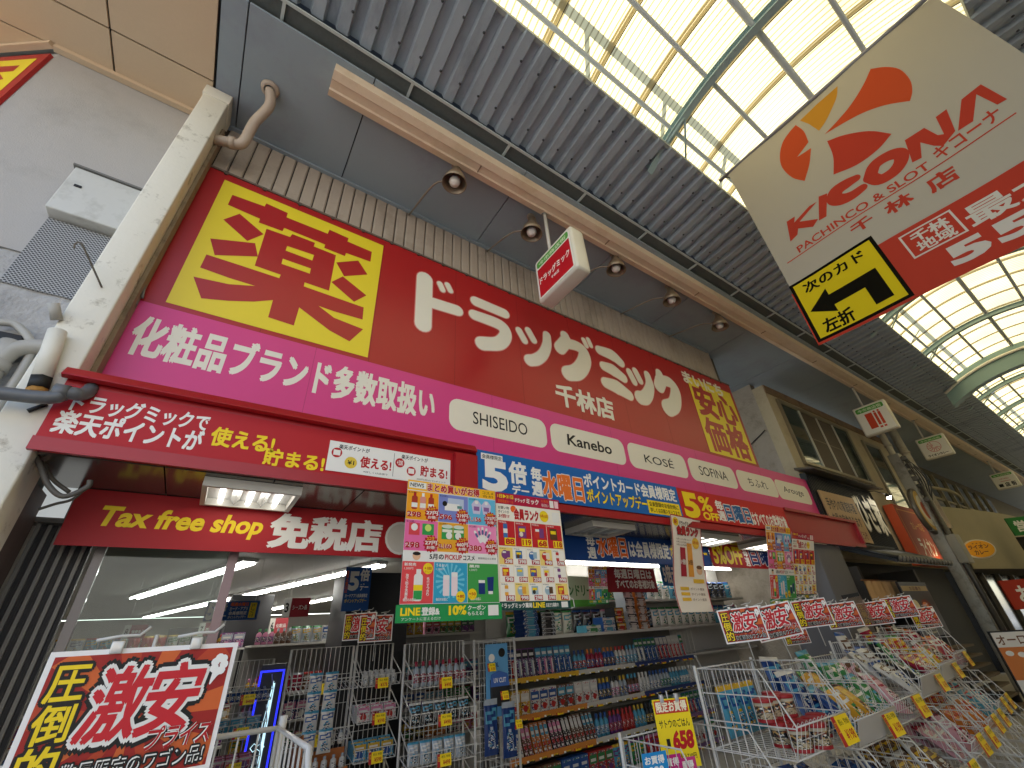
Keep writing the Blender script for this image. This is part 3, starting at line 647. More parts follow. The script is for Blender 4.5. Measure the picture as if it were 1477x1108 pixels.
a = MB(); a.box(4.605, 7.2, 0, .004, CZ0+.04, CZ1+.0, pr('#c01a1c')); a.build('sheet', rb)
A = Art(); A.otext('5', 4.66, z0+.03, 4.98, z0+.35, YL, RD, 1, .05, .07); A.text('%', 5.0, z0+.14, 5.27, z0+.33, YL, 1, .03); A.text('OFF', 5.02, z0+.03, 5.36, z0+.13, YL, 1, .04)
A.text('毎', 5.36, z0+.19, 5.52, z0+.31, WH, 1, .03); A.text('週', 5.36, z0+.05, 5.52, z0+.17, WH, 1, .03); A.otext('日曜日', 5.55, z0+.06, 6.15, z0+.27, pr('#1c5a90'), WH, 1, .035, .08)
A.text('はすべてのお客様対象', 6.17, z0+.05, 7.15, z0+.24, WH, 1, .03); A.build('lettering', rb)

# ---- banners at the doorway
tf = thing('tax_free_banner', 'red tax free shop banner hanging at the left of the doorway', 'banner', (0, .32, 0))
a = MB(); a.box(-.80, 1.40, 0, .006, 2.145, 2.495, pr('#a8141c')); a.build('sheet', tf)
fy = on(.32); A = Art()
x0 = fy(130, 760)[0]; x1 = fy(372, 780)[0]; A.text('Tax free shop', x0, 2.23, x1, 2.40, YL, 1, .035, shear=.16); x0 = fy(385, 790)[0]; x1 = fy(547, 790)[0]
A.text('免税店', x0, 2.19, x1, 2.43, WH, 1, .045); A.disc(1.40-.02, 2.31, .14, WH, 1); A.disc(1.40-.02, 2.31, .12, pr('#d8d2c8'), 2); A.build('lettering', tf)
ib = thing('door_banner', 'dark blue points banner hanging across the doorway behind the flyers', 'banner', (0, .32, 0))
a = MB(); a.box(1.9, 6.0, 0, .006, 2.19, 2.53, pr('#0b3f85')); a.build('sheet', ib)
A = Art(); A.text('5倍デー', 1.95, 2.23, 3.0, 2.5, WH, 1, .03); A.text('毎', 3.62, 2.36, 3.75, 2.49, WH, 1, .03); A.text('週', 3.62, 2.22, 3.75, 2.34, WH, 1, .03); A.otext('水曜日', 3.78, 2.25, 4.28, 2.48, OR, WH, 1, .03, .07)
A.text('は会員様限定', 4.33, 2.26, 5.1, 2.45, WH, 1, .03); A.text('ポイントアップデー', 5.12, 2.26, 5.95, 2.45, YL, 1, .03); A.build('lettering', ib)
ob_ = thing('door_banner', 'red five percent off banner hanging at the right of the doorway', 'banner', (0, .315, 0))
a = MB(); a.box(6.03, 8.0, 0, .006, 2.19, 2.53, pr('#a8141c')); a.build('sheet', ob_)
A = Art(); A.otext('5%OFF', 6.08, 2.23, 6.85, 2.49, YL, RD, 1, .04, .07); A.text('毎', 6.9, 2.36, 7.02, 2.48, WH, 1, .03); A.text('週', 6.9, 2.22, 7.02, 2.34, WH, 1, .03); A.otext('日曜日', 7.08, 2.24, 7.95, 2.47, DBL, WH, 1, .035, .07); A.build('lettering', ob_)
lb = thing('lit_box', 'small lit white sign box left of the tax free banner', 'light box', (0, .36, 0))
a = MB(); a.box(-1.03, -.80, .0, .12, 2.28, 2.56, mat('#5a5752')); a.build('case', lb)
a = MB(); a.box(-1.0, -.815, -.008, -.001, 2.31, 2.54, mat('#d9dfe0', .4, emit=.12)); a.build('face', lb)

# ---- flyers hanging from the canopy
def product_pic(A, x, z, w_, h, k, l):
    if k == 0:                                                # bottles
        for i in range(3): A.rrect(x+w_*(.15+.26*i), z+h*.35, x+w_*(.33+.26*i), z+h*.82, w_*.05, [pr('#a8341e'), pr('#d98e84'), pr('#a8341e')][i], l); A.rect(x+w_*(.2+.26*i), z+h*.82, x+w_*(.28+.26*i), z+h*.95, [RD, WH, RD][i], l); A.rect(x+w_*(.15+.26*i), z+h*.42, x+w_*(.33+.26*i), z+h*.58, WH, l+1)
    elif k == 1:
        A.rect(x+w_*.3, z+h*.5, x+w_*.85, z+h*.88, pr('#b9c4d6'), l); A.rect(x+w_*.2, z+h*.42, x+w_*.7, z+h*.68, WH, l+1); A.disc(x+w_*.2, z+h*.66, w_*.08, BK, l+2); A.rect(x+w_*.62, z+h*.52, x+w_*.78, z+h*.62, pr('#5c8f86'), l+3)
    elif k == 2:
        for i in range(2): A.shape([(x+w_*(.18+.36*i), z+h*.4), (x+w_*(.42+.36*i), z+h*.4), (x+w_*(.48+.36*i), z+h*.75), (x+w_*(.36+.36*i), z+h*.92), (x+w_*(.24+.36*i), z+h*.92), (x+w_*(.12+.36*i), z+h*.75)], pr('#c8c2da'), l); A.rect(x+w_*(.2+.36*i), z+h*.52, x+w_*(.4+.36*i), z+h*.68, pr('#8b5f96'), l+1); A.disc(x+w_*(.3+.36*i), z+h*.84, w_*.06, WH, l+1)
    elif k == 3:
        A.rect(x+w_*.12, z+h*.5, x+w_*.44, z+h*.9, LRD, l); A.disc(x+w_*.28, z+h*.76, w_*.1, WH, l+1); A.rect(x+w_*.52, z+h*.52, x+w_*.88, z+h*.9, GRN, l); A.disc(x+w_*.7, z+h*.76, w_*.1, pr('#c5dc6a'), l+1)
    elif k == 4:
        for i in range(2): A.rect(x+w_*(.12+.38*i), z+h*.42, x+w_*(.48+.38*i), z+h*.86, GRN, l); A.disc(x+w_*(.3+.38*i), z+h*.86, w_*.18, pr('#cfd8c6'), l+1, rz=h*.07); A.disc(x+w_*(.36+.3*i), z+h*.55, w_*.1, WH, l+2); A.rect(x+w_*(.14+.38*i), z+h*.66, x+w_*(.46+.38*i), z+h*.76, pr('#e7e3d2'), l+1)
    else:
        for i in range(5):
            a_ = math.radians(130-20*i); cx, cz = x+w_*.5, z+h*.25
            A.stroke([(cx+math.cos(a_)*w_*.12, cz+math.sin(a_)*h*.2), (cx+math.cos(a_)*w_*.42, cz+math.sin(a_)*h*.66)], w_*.075, WH, l+.2*i); A.stroke([(cx+math.cos(a_)*w_*.3, cz+math.sin(a_)*h*.45), (cx+math.cos(a_)*w_*.36, cz+math.sin(a_)*h*.55)], w_*.07, pr('#55618f'), l+2+.2*i)
BGS = [pr('#efa21c'), pr('#7a86c4'), pr('#62b6d6'), pr('#e86aa0'), pr('#e8a52a'), pr('#f08cb8')]
def flyer_bundle(name, lab, X, Y, Z, w_, h, group=None, rotz=0):
    r = thing(name, lab, 'poster', (X, Y, Z), (0, 0, rotz), group)
    a = MB(); a.box(0, w_, 0, .003, -h, 0, WH); a.build('sheet', r); return r
fl = flyer_bundle('sale_flyer', 'large bulk buy flyer with six product squares, hanging left of the red flyer', 1.125, -.45, 2.575, .775, .848)
A = Art(); h = .915
A.rect(0, -.075, .775, 0, pr('#f4b81f'), 1); A.rect(.01, -.06, .15, -.012, WH, 2); A.text('NEWS', .02, -.05, .13, -.02, BK, 3, .02); A.otext('まとめ買いがお得', .16, -.07, .62, -.008, RD, WH, 2, .035, .08)
for r_, c_ in ((3, 2), (1, 1)): A.text(['コスメ', '合計'][r_ == 1], .65, -.04 if r_ == 3 else -.065, .76, -.015 if r_ == 3 else -.045, BK, 2)
k = 0
for j in range(2):
    for i in range(3):
        x, z, ww, hh = .258*i, -.078-.215*(j+1), .256, .212
        A.rect(x, z, x+ww, z+hh, BGS[k], 1); product_pic(A, x, z, ww, hh, k, 2)
        A.burst(x+ww*.8, z+hh*.24, ww*.25, RD, 6); A.text(['27', '219', '175', '27', '660', '62'][k]+'円', x+ww*.62, z+hh*.2, x+ww*.98, z+hh*.34, WH, 7, .03); A.text('お得!', x+ww*.67, z+hh*.06, x+ww*.93, z+hh*.17, WH, 7, .02); A.text('2コで', x+ww*.68, z+hh*.36, x+ww*.9, z+hh*.46, YL, 7, .02)
        A.otext(['298', '596', '1,156', '298', '2,160', '380'][k], x+ww*.03, z+hh*.08, x+ww*.45, z+hh*.27, RD, WH, 7, .03, .08); A.text('まとめ買い', x+ww*.04, z+hh*.9, x+ww*.3, z+hh*.97, BK, 5); k += 1
A.rect(0, -.575, .775, -.512, WH, 1); A.disc(.10, -.542, .03, SKIN, 2); A.disc(.10, -.528, .03, BK, 2.5, rz=.012); A.text('5月の', .20, -.562, .31, -.525, BK, 2, .03); A.text('PICKUP', .32, -.562, .46, -.525, RD, 2, .03); A.text('コスメ', .47, -.562, .57, -.525, BK, 2, .03); A.text('期間限定のお買得', .6, -.55, .76, -.535, BK, 2)
for i, (cc, x0, x1) in enumerate(((pr('#e0484a'), 0, .235), (pr('#2f9fc0'), .238, .505), (pr('#3f9a48'), .508, .775))):
    A.rect(x0, -.845, x1, -.58, cc, 1)
    if i == 1:
        for q in range(18):
            a_ = 6.283*q/18; A.shape([(x0+.13, -.7), (x0+.13+.115*math.cos(a_), -.7+.115*math.sin(a_)), (x0+.13+.115*math.cos(a_+.15), -.7+.115*math.sin(a_+.15))], pr('#6fc3d8'), 1.6)
    A.text(['新発売', 'うるおい', '薬用'][i], x0+.015, -.61, x0+.1, -.59, WH, 2, .02); A.text('1,200円', x0+.015, -.635, x0+.08, -.618, WH, 2); A.text('毎日のお肌に', x0+.02, -.83, x0+.11, -.812, WH, 4, .02)
A.rrect(.09, -.83, .155, -.66, .02, WH, 2); A.rect(.105, -.66, .14, -.63, WH, 2); A.rect(.09, -.765, .155, -.73, YL, 3); A.rect(.092, -.82, .153, -.766, GRN, 3); A.text('泡で出る洗顔料', .03, -.82, .05, -.66, WH, 2, .02, stack=True); A.text('毛穴すっきり', .185, -.8, .205, -.68, WH, 2, .02, stack=True)
for x, z1_ in ((.31, -.665), (.375, -.645)): A.rrect(x, -.80, x+.05, z1_, .008, pr('#ecd8d8'), 3); A.rect(x+.003, z1_-.03, x+.047, z1_-.002, WH, 4)
A.rrect(.6, -.79, .655, -.70, .005, DBL, 3); A.rect(.6, -.715, .655, -.695, WH, 4); A.shape([(.68, -.79), (.725, -.785), (.735, -.67), (.675, -.675)], DBL, 3); A.rect(.683, -.79, .722, -.77, WH, 4)
for cx, cz, t_ in ((.19, -.625, '+100'), (.45, -.805, '+80'), (.545, -.79, '+50')): A.disc(cx, cz, .037, YL, 5); A.text(t_, cx-.028, cz-.008, cx+.028, cz+.012, RD, 6, .02); A.text('ポイント', cx-.025, cz-.027, cx+.025, cz-.013, RD, 6)
A.build('printed_artwork', fl)
a = MB(); a.box(-.02, .80, .004, .008, -.955, -.85, pr('#1f8f4a')); a.build('line_strip', fl)
A = Art(); A.P = lambda x, z, l: (x, .004-l*LU, z)
A.rect(0, -.85, .775, -.846, BK, 1); A.text('LINE', .01, -.915, .15, -.868, YL, 1, .04); A.text('登録&', .16, -.915, .29, -.868, WH, 1, .035); A.text('10%', .36, -.92, .50, -.86, YL, 1, .05); A.text('クーポン', .51, -.893, .66, -.86, WH, 1, .03); A.text('もらえる!', .51, -.925, .64, -.9, WH, 1, .02); A.text('アンケートに答えるだけ', .02, -.945, .3, -.925, WH, 1)
A.rect(.68, -.93, .77, -.862, WH, 1); A.build('strip_lettering', fl)
f2 = flyer_bundle('sale_flyer', 'large red and white sale flyer with rows of small products, hanging beside the bulk flyer', 1.915, -.435, 2.575, .70, .90)
A = Art(); A.rect(0, -.095, .70, 0, pr('#b3123c'), 1); A.text('1日▶31日', .02, -.045, .18, -.012, YL, 2, .03); A.text('期間限定セール', .02, -.085, .18, -.058, OR, 2, .02); A.text('ドラッグ', .20, -.065, .31, -.03, WH, 2, .03); A.text('ミック', .32, -.07, .46, -.02, WH, 2, .04); A.text('お買得', .49, -.04, .57, -.015, OR, 2); A.text('毎日安い', .49, -.08, .57, -.05, WH, 2); A.rect(.585, -.08, .63, -.015, WH, 2); A.rect(.64, -.08, .685, -.015, pr('#f0c8cc'), 2)
A.rect(.0, -.225, .70, -.1, pr('#f0e9d8'), 1); A.text('お買い物', .02, -.14, .13, -.115, BK, 2, .01); A.text('ポイントが', .02, -.175, .13, -.148, BK, 2, .01); A.text('3倍!?', .02, -.212, .13, -.18, RD, 2, .02); A.otext('会員ランク', .18, -.215, .44, -.125, RD, WH, 2, .05, .1); A.disc(.175, -.13, .03, OR, 3); A.disc(.505, -.165, .05, YL, 2); A.text('5月15日', .465, -.175, .545, -.15, RD, 3, .02); A.rect(.60, -.21, .68, -.12, WH, 2)
A.rect(0, -.835, .7, -.23, pr('#efe3c9'), 1)
rr_ = random.Random(3)
def grid_cell(A, x, z, ww, hh, bg, price, l, big=False):
    A.rect(x, z, x+ww, z+hh, bg, l); pc = [pr(c) for c in ('#c8352b', '#e9d9c0', '#3a6ea8', '#5a3b22', '#e5a63a', '#2c2a28', '#9fb8c4', '#7b3f7a')]
    q = rr_.randrange(3)
    if q == 0: A.rrect(x+ww*.3, z+hh*.3, x+ww*.55, z+hh*.88, ww*.06, rr_.choice(pc), l+1); A.rect(x+ww*.3, z+hh*.5, x+ww*.55, z+hh*.68, WH, l+2)
    elif q == 1: A.rect(x+ww*.18, z+hh*.36, x+ww*.68, z+hh*.84, rr_.choice(pc), l+1); A.rect(x+ww*.24, z+hh*.6, x+ww*.6, z+hh*.74, YL, l+2); A.disc(x+ww*.36, z+hh*.5, ww*.12, rr_.choice(pc), l+2.5)
    else:
        A.disc(x+ww*.42, z+hh*.58, ww*.26, rr_.choice(pc), l+1); A.rect(x+ww*.25, z+hh*.66, x+ww*.65, z+hh*.76, WH, l+2); A.rect(x+ww*.5, z+hh*.4, x+ww*.8, z+hh*.8, rr_.choice(pc), l+2.5)
    A.rect(x+ww*.35, z+hh*.03, x+ww*.98, z+hh*.32, RD if not big else YL, l+3.2); A.text(price, x+ww*.4, z+hh*.06, x+ww*.94, z+hh*.29, WH if not big else RD, l+4, .04); A.text('特価品', x+ww*.05, z+hh*.9, x+ww*.5, z+hh*.97, BK if not big else WH, l+1)
for i in range(4): grid_cell(A, .012+.17*i, -.435, .165, .2, pr('#c4202a'), ['88', '119', '68', '118'][i], 2, True)
for j in range(3):
    for i in range(5): grid_cell(A, .012+.136*i, -.575-.132*j, .13, .127, pr('#f6f0e2') if (i+j) % 3 else pr('#f3d779'), ['298', '398', '798', '98', '598', '258', '198', '998'][(i+3*j) % 8], 2)
A.rect(0, -.90, .70, -.84, pr('#12453f'), 1); A.text('ドラッグミック薬局', .01, -.885, .3, -.852, WH, 2, .03); A.text('LINE', .31, -.888, .43, -.85, YL, 2, .04); A.text('お友だち募集中!', .44, -.885, .57, -.855, WH, 2, .02); A.rect(.6, -.89, .67, -.848, WH, 2)
A.build('printed_artwork', f2)
a = MB(); a.tube([(.70, .0, -.82), (.735, .0, -.83), (.74, .0, -.89), (.70, .0, -.9)], .004, WIRE, 6); a.build('clip', f2)
# the two smaller copies at the right end of the canopy, and one more inside
for (px_, py_, x_w, lab, sc) in (((1104, 757), -.5, 0, 'smaller bulk buy flyer hanging at the right end of the canopy', .72), ):
    dup(fl, at(*px_, y=-.45), (math.radians(16), 0, 0), lab, None, (.87, 1, 1.1))
    dup(f2, at(1142, 767, y=-.455), (math.radians(19), 0, 0), 'smaller red monthly sale flyer hanging at the right end of the canopy', None, (.95, 1, 1.0))
p = at(848, 817, y=1.1); dup(fl, p, (.15, 0, 0), 'small bulk buy flyer hanging inside the shop over the centre shelves', None, (.45, 1, .48))
# ranking poster
p = at(966, 741, y=-.42); rk = thing('ranking_poster', 'long curling white member rank poster hanging from the red banner', 'poster', p, (math.radians(12), 0, math.radians(6)), ); rk.scale = (1.42, 1, 1.05)
def curl(x, z): return -.05*max(0, (-z-.62)/.3)**2+.02*math.sin(-z*6)*(x/.45-.5)
a = MB(); n = 26; V = []
for i in range(n+1):
    for x in (0, .16, .32, .48): V.append((x, curl(x, -.95*i/n), -.95*i/n))
a.add(V, [(4*i+j, 4*i+j+1, 4*i+j+5, 4*i+j+4) for i in range(n) for j in range(3)], pr('#efe4d6'), True); a.build('sheet', rk)
A = Art(); A.P = lambda x, z, l: (x, curl(x, z)-.004-l*LU, z)
def crect(x0, z0, x1, z1, m, l):
    k = max(1, int((z1-z0)/.03))
    for i in range(k): A.rect(x0, z0+(z1-z0)*i/k, x1, z0+(z1-z0)*(i+1)/k, m, l)
crect(0, -.95, .01, 0, RD, 1); crect(.47, -.95, .48, 0, RD, 1); A.rect(.01, -.01, .47, 0, RD, 1)
A.disc(.07, -.07, .045, YL, 1); A.text('新', .045, -.095, .095, -.045, RD, 2, .02); A.text('ドラッグミックの', .13, -.1, .36, -.05, BK, 1, .04); A.otext('会員ランク', .08, -.2, .42, -.11, RD, BK, 1, .05, .1)
for k in range(3): A.text('お買い上げ金額に応じて', .06, -.255-.03*k, .3, -.237-.03*k, BRN, 1)
A.disc(.37, -.27, .06, pr('#e8b838'), 1); A.text('5月15日', .325, -.28, .415, -.25, RD, 2, .02)
crect(.11, -.62, .19, -.33, pr('#a81830'), 1); crect(.22, -.62, .30, -.28, pr('#e59a35'), 1); A.text('1倍', .115, -.5, .185, -.45, WH, 2, .03); A.text('3倍', .225, -.5, .295, -.45, BRN, 2, .03)
A.disc(.39, -.55, .045, SKIN, 1); A.disc(.39, -.52, .045, BRN, 1.5, rz=.02); A.rect(.28, -.68, .44, -.64, pr('#e8b838'), 1)
for k in range(3): A.rect(.08, -.75-.05*k, .2, -.72-.05*k, pr('#e8b838'), 1); A.text('ポイント進呈', .22, -.75-.05*k, .42, -.725-.05*k, BRN, 1)
A.build('printed_artwork', rk)

# ================================================================== arcade fittings
def lamp(u, v, lab, k):
    z = 6.03; p = at(u, v, z=z); t = thing('reflector_lamp', lab, 'lamp', p, group='reflector lamps under the soffit'); S = 1.35
    BR = mat('#8d7d68', .4, .5, var=.15, scale=20)
    ax = Vector((-.05, .12, -1)).normalized(); a = MB()
    a.lathe([(r_*S, h_*S) for r_, h_ in [(.038, .11), (.042, .06), (.06, .03), (.085, -.02), (.105, -.09), (.1, -.088), (.08, -.02), (.055, .025), (.0, .03)]], (0, 0, 0), -ax, BR, 20); a.build('shade', t)
    a = MB(); a.lathe([(r_*S, h_*S) for r_, h_ in [(.022, .03), (.024, .0), (.045, -.04), (.048, -.065), (.035, -.095), (0, -.105)]], (0, 0, 0), -ax, mat('#d8d3cc', .25), 14); a.build('bulb', t)
    top = -ax*.13; a = MB(); a.tube(bez([-ax*.1, top, Vector((.0, .0, .16)), Vector((0, 0, SZ-z-.001))], 4), .025, mat('#9d917f', .5), 10)
    a.lathe([(.03, 0), (.05, .0), (.05, .02), (.03, .025)], (0, 0, SZ-z-.026), (0, 0, 1), mat('#9d917f', .5), 14); a.build('socket', t)
    a = MB(); a.tube(bez([top*.8, Vector((-.05, .1, .02)), Vector((-.16, .26, .05)), Vector((-.22, -p.y+.03, .16))], 5), .012, mat('#857a6b', .5), 7); a.build('arm', t); return t
for i, (u, v) in enumerate(((657, 255), (767, 328), (888, 381), (968, 427), (1037, 464))):
    lamp(u, v, ['old bell shaped reflector lamp nearest the pale column', 'old bell shaped reflector lamp just left of the drugstore light box', 'old bell shaped reflector lamp just right of the drugstore light box', 'fourth bell shaped reflector lamp from the column', 'bell shaped reflector lamp farthest from the column'][i], i)
def hang_sign(pole_uv, tl, tr, bl, lab, draw, dep=.16):
    pt = at(*pole_uv, z=SZ); xx = pt.x
    a_ = at(*tl, x=xx-dep/2); b_ = at(*tr, x=xx-dep/2); c_ = at(*bl, x=xx-dep/2)
    y0, y1 = a_.y, b_.y; z1 = (a_.z+b_.z)/2; z0 = c_.z-(a_.z-z1); wd = y0-y1; hh = z1-z0
    t = thing('hanging_sign', lab, 'light box', (xx, y0, z0), (0, 0, -PI/2), 'shopping street light boxes under the soffit')
    # local x runs toward the street centre, local -y faces the viewer's end
    a = MB(); a.bbox(0, wd, -dep/2, dep/2, 0, hh, mat('#cfcaba', .4, var=.05), .035); a.build('case', t)
    for sgn in (-1, 1):
        A = Art(); s_ = sgn
        A.P = (lambda x, z, l, s_=s_: ((x if s_ < 0 else wd-x), s_*(dep/2+.002+l*LU), z))
        A.rrect(.03, .03, wd-.03, hh-.03, .03, pr('#e4e1d6'), 1); A.rrect(.05, hh*.77, wd-.05, hh-.05, .03, pr('#4f9a3a'), 2); A.text('今市商店街', .09, hh*.795, wd-.09, hh-.075, pr('#cfe0b8'), 3, .02); draw(A, wd, hh); A.build('printed_face', t)
    a = MB(); py = -(pt.y-y0); a.tube([(py, 0, hh), (py, 0, SZ-z0-.05)], .022, mat('#c2bfb6', .4), 10); a.build('pole', t)
    a = MB(); a.lathe([(.03, -.14), (.07, -.05), (.07, 0)], (py, 0, SZ-z0-.001), (0, 0, 1), mat('#83858c', .5), 16); a.build('ceiling_mount', t); return t
def d1(A, w_, h):
    A.rect(.05, .05, w_-.05, h*.74, pr('#b80f1e'), 2); A.text('ドラッグミック', .07, h*.36, w_-.07, h*.52, WH, 3, .03); A.text('千林店', w_*.4, h*.24, w_*.6, h*.31, WH, 3, .02)
def d2(A, w_, h):
    A.rect(w_*.28, h*.18, w_*.5, h*.7, pr('#c8401f'), 2); A.rect(w_*.54, h*.24, w_*.62, h*.66, pr('#c8401f'), 2); A.rect(w_*.66, h*.24, w_*.74, h*.66, pr('#c8401f'), 2); A.disc(w_*.58, h*.7, w_*.035, pr('#c8401f'), 2); A.disc(w_*.70, h*.7, w_*.035, pr('#c8401f'), 2); A.rect(w_*.54, h*.14, w_*.62, h*.2, pr('#c8401f'), 2); A.rect(w_*.66, h*.14, w_*.74, h*.2, pr('#c8401f'), 2)
def d3(A, w_, h):
    A.disc(w_*.5, h*.5, w_*.24, pr('#c4483e'), 2); A.disc(w_*.5, h*.5, w_*.225, pr('#e4ddd2'), 3)
    for k in range(9):
        a_ = math.radians(100+28*k); A.stroke([(w_*.5+w_*.06*math.cos(a_), h*.5+w_*.06*math.sin(a_)), (w_*.5+w_*.14*math.cos(a_+.25), h*.5+w_*.14*math.sin(a_+.25)), (w_*.5+w_*.22*math.cos(a_+.1), h*.5+w_*.22*math.sin(a_+.1))], w_*.018, pr('#c4483e'), 4+.1*k)
    A.text('ライオンカレー', w_*.15, h*.08, w_*.85, h*.19, BK, 2, .04)
def d4(A, w_, h):
    A.text('ヘアーサロン', w_*.3, h*.55, w_*.7, h*.64, RD, 2, .02); A.rect(w_*.3, h*.44, w_*.72, h*.47, pr('#c67a70'), 2)
    A.rect(w_*.15, h*.14, w_*.33, h*.32, BK, 2); A.text('店', w_*.42, h*.12, w_*.6, h*.36, BK, 2, .04); A.text('街', w_*.68, h*.12, w_*.86, h*.36, BK, 2, .04)
hang_sign((784, 300), (770, 379), (822, 326), (779, 434), 'red drugstore light box with a green top band hanging over the red sign', d1, .2)
hang_sign((1226, 553), (1227, 590), (1274, 576), (1249, 629), 'light box with three orange red bars hanging by the concrete building', d2)
hang_sign((1313, 601), (1319, 636), (1358, 623), (1336, 665), 'light box with a round red lion emblem hanging farther along the soffit', d3)
hang_sign((1421, 661), (1425, 685), (1459, 678), (1436, 708), 'light box with small black pictures hanging third along the soffit', d4)
hang_sign((1475, 692), (1479, 706), (1510, 700), (1487, 730), 'light box cut off by the right edge of the photo', d4)

# ---- the big white banner across the arcade
KX = 4.3
def kp(u, v):
    p = at(u, v, x=KX); return p
k0 = kp(1050, 245); k1 = kp(1352, -3); k2 = kp(1172, 503)
KY0, KY1 = k0.y+.02, k1.y; KZ1, KZ0 = (k0.z+k1.z)/2, k2.z; KW, KH = KY0-KY1, KZ1-KZ0
kb = thing('hanging_banner', 'large white and red hall banner with an orange logo hanging across the arcade', 'banner', (KX, KY0, KZ0), (0, 0, -PI/2))
def wav(x, z): return .012*math.sin(x*5+z*1.3)+.02*math.sin(z*2.2+.6)*(.3+x/KW)
FAB = translucent('#a09b90', '#b5ad9a', .3); FRED = translucent('#b04030', '#c04c38', .3); FYEL = translucent('#d8bf22', '#e8cf30', .3); FBK = translucent('#17150f', '#17150f', .1); FOR = translucent('#bc5030', '#cc6238', .3); FGO = translucent('#c08a34', '#c89a48', .3); FWH = translucent('#c9c4b6', '#e0d6c2', .3)
a = MB(); nx, nz = 18, 22; V = []
for j in range(nz+1):
    for i in range(nx+1): V.append((KW*i/nx, wav(KW*i/nx, KH*j/nz), KH*j/nz))
a.add(V, [(j*(nx+1)+i, j*(nx+1)+i+1, (j+1)*(nx+1)+i+1, (j+1)*(nx+1)+i) for j in range(nz) for i in range(nx)], FAB, True); a.build('fabric', kb)
class WArt(Art):                                              # artwork that follows the fabric: every polygon is cut into small cells first
    def build(s, name, parent):
        import bmesh
        bm = bmesh.new(); vs = [bm.verts.new(v) for v in s.v]
        for f, m in zip(s.f, s.m):
            try: q = bm.faces.new([vs[i] for i in f]); q.material_index = m
            except ValueError: pass
        for ax, n, L in ((0, nx, KW), (2, nz, KH)):
            for i in range(1, n):
                no = Vector((0, 0, 0)); no[ax] = 1; co = Vector((0, 0, 0)); co[ax] = L*i/n
                bmesh.ops.bisect_plane(bm, geom=bm.verts[:]+bm.edges[:]+bm.faces[:], plane_co=co, plane_no=no, dist=1e-6)
        bmesh.ops.triangulate(bm, faces=bm.faces[:])
        def bil(x, z):
            i = min(max(int(x/KW*nx), 0), nx-1); j = min(max(int(z/KH*nz), 0), nz-1); fx = x/KW*nx-i; fz = z/KH*nz-j
            g = lambda a_, b_: wav(KW*a_/nx, KH*b_/nz)
            return (g(i, j)*(1-fx)+g(i+1, j)*fx)*(1-fz)+(g(i, j+1)*(1-fx)+g(i+1, j+1)*fx)*fz
        for v in bm.verts: v.co.y += bil(v.co.x, v.co.z)-.0015
        me = bpy.data.meshes.new(name); bm.to_mesh(me); bm.free()
        for m in s.mats: me.materials.append(m)
        o = bpy.data.objects.new(name, me); C.objects.link(o); o.parent = parent; return o
def kl(u, v):
    p = kp(u, v); return (KY0-p.y, p.z-KZ0)
Z = zm(1040, 0, 3.357)
def kz(*p): return [kl(*Z(u, v)) for u, v in p]
def smooth_closed(p, n=4):
    P = [Vector((q[0], q[1], 0)) for q in p]; return [(v.x, v.y) for v in bez(P, n)]
A = WArt()
A.shape(smooth_closed(kz((565, 418), (560, 470), (535, 530), (505, 590), (475, 634)))+kz((425, 600), (380, 582), (460, 505)), FGO, 1)
A.shape(smooth_closed(kz((502, 652), (570, 580), (630, 510), (690, 420), (728, 340)))+smooth_closed(kz((728, 340), (800, 332), (870, 345), (920, 395), (932, 450), (920, 497)))+smooth_closed(kz((920, 497), (800, 515), (690, 550), (590, 600), (502, 652)))[1:-1], FOR, 1)
A.shape(smooth_closed(kz((360, 604), (400, 635), (425, 690)))+kz((425, 690), (372, 765), (438, 720))[1:]+smooth_closed(kz((438, 722), (432, 800), (410, 882)))+smooth_closed(kz((410, 882), (350, 865), (300, 815), (288, 755), (300, 690), (330, 640), (360, 604)))[1:-1], FOR, 1)
A.shape(smooth_closed(kz((515, 685), (600, 655), (720, 637), (827, 650)))+smooth_closed(kz((827, 650), (760, 725), (660, 800), (548, 850)))[1:]+smooth_closed(kz((548, 850), (545, 760), (515, 685)))[1:-1], FRED, 1)
A.build('logo', kb)
Z2_ = zm(1120, 240, 4.104)
def k2z(*p): return [kl(*Z2_(u, v)) for u, v in p]
A = WArt()
# KICONA in wide strokes, each letter traced as its own outline
A.shape(k2z((62, 330), (112, 300), (108, 335), (200, 240), (245, 215), (140, 330), (250, 315), (220, 360), (130, 370), (125, 405), (82, 445)), FRED, 1)
A.shape(k2z((255, 185), (305, 165), (300, 300), (255, 325)), FRED, 1)
cpts = k2z((470, 75), (420, 105), (360, 150), (348, 195), (390, 200), (450, 175), (510, 130)); A.stroke(cpts, [.08, .11, .13, .13, .12, .1, .08], FRED, 1)
o_ = [kl(*Z(u, v)) for u, v in ((722, 860), (745, 800), (810, 755), (865, 745), (870, 780), (835, 830), (770, 870), (722, 860))]; A.stroke(o_, .105, FRED, 1.5)
A.shape(kz((890, 680), (985, 622), (1050, 655), (1080, 650), (1042, 572), (1095, 535), (1135, 635), (1075, 705), (1030, 705), (965, 690), (970, 762), (925, 785)), FRED, 1)
A.shape(kz((1168, 490), (1262, 418), (1388, 485), (1340, 512), (1240, 465), (1222, 590), (1148, 635)), FRED, 1)
def ktext(s_, u0, v0, u1, v1, hgt, m, l=1, bold=.02, Zf=None):
    p = kl(*(Zf or Z)(u0, v0)); q = kl(*(Zf or Z)(u1, v1)); zb = (p[1]+q[1])/2; A.text(s_, p[0], zb, q[0], zb+hgt, m, l, bold)
ktext('PACHINCO & SLOT', 120, 488, 940, 25, .085, FRED, 1, .015, Z2_); ktext('キコーナ', 1040, 760, 1395, 575, .13, FRED, 1, .02)
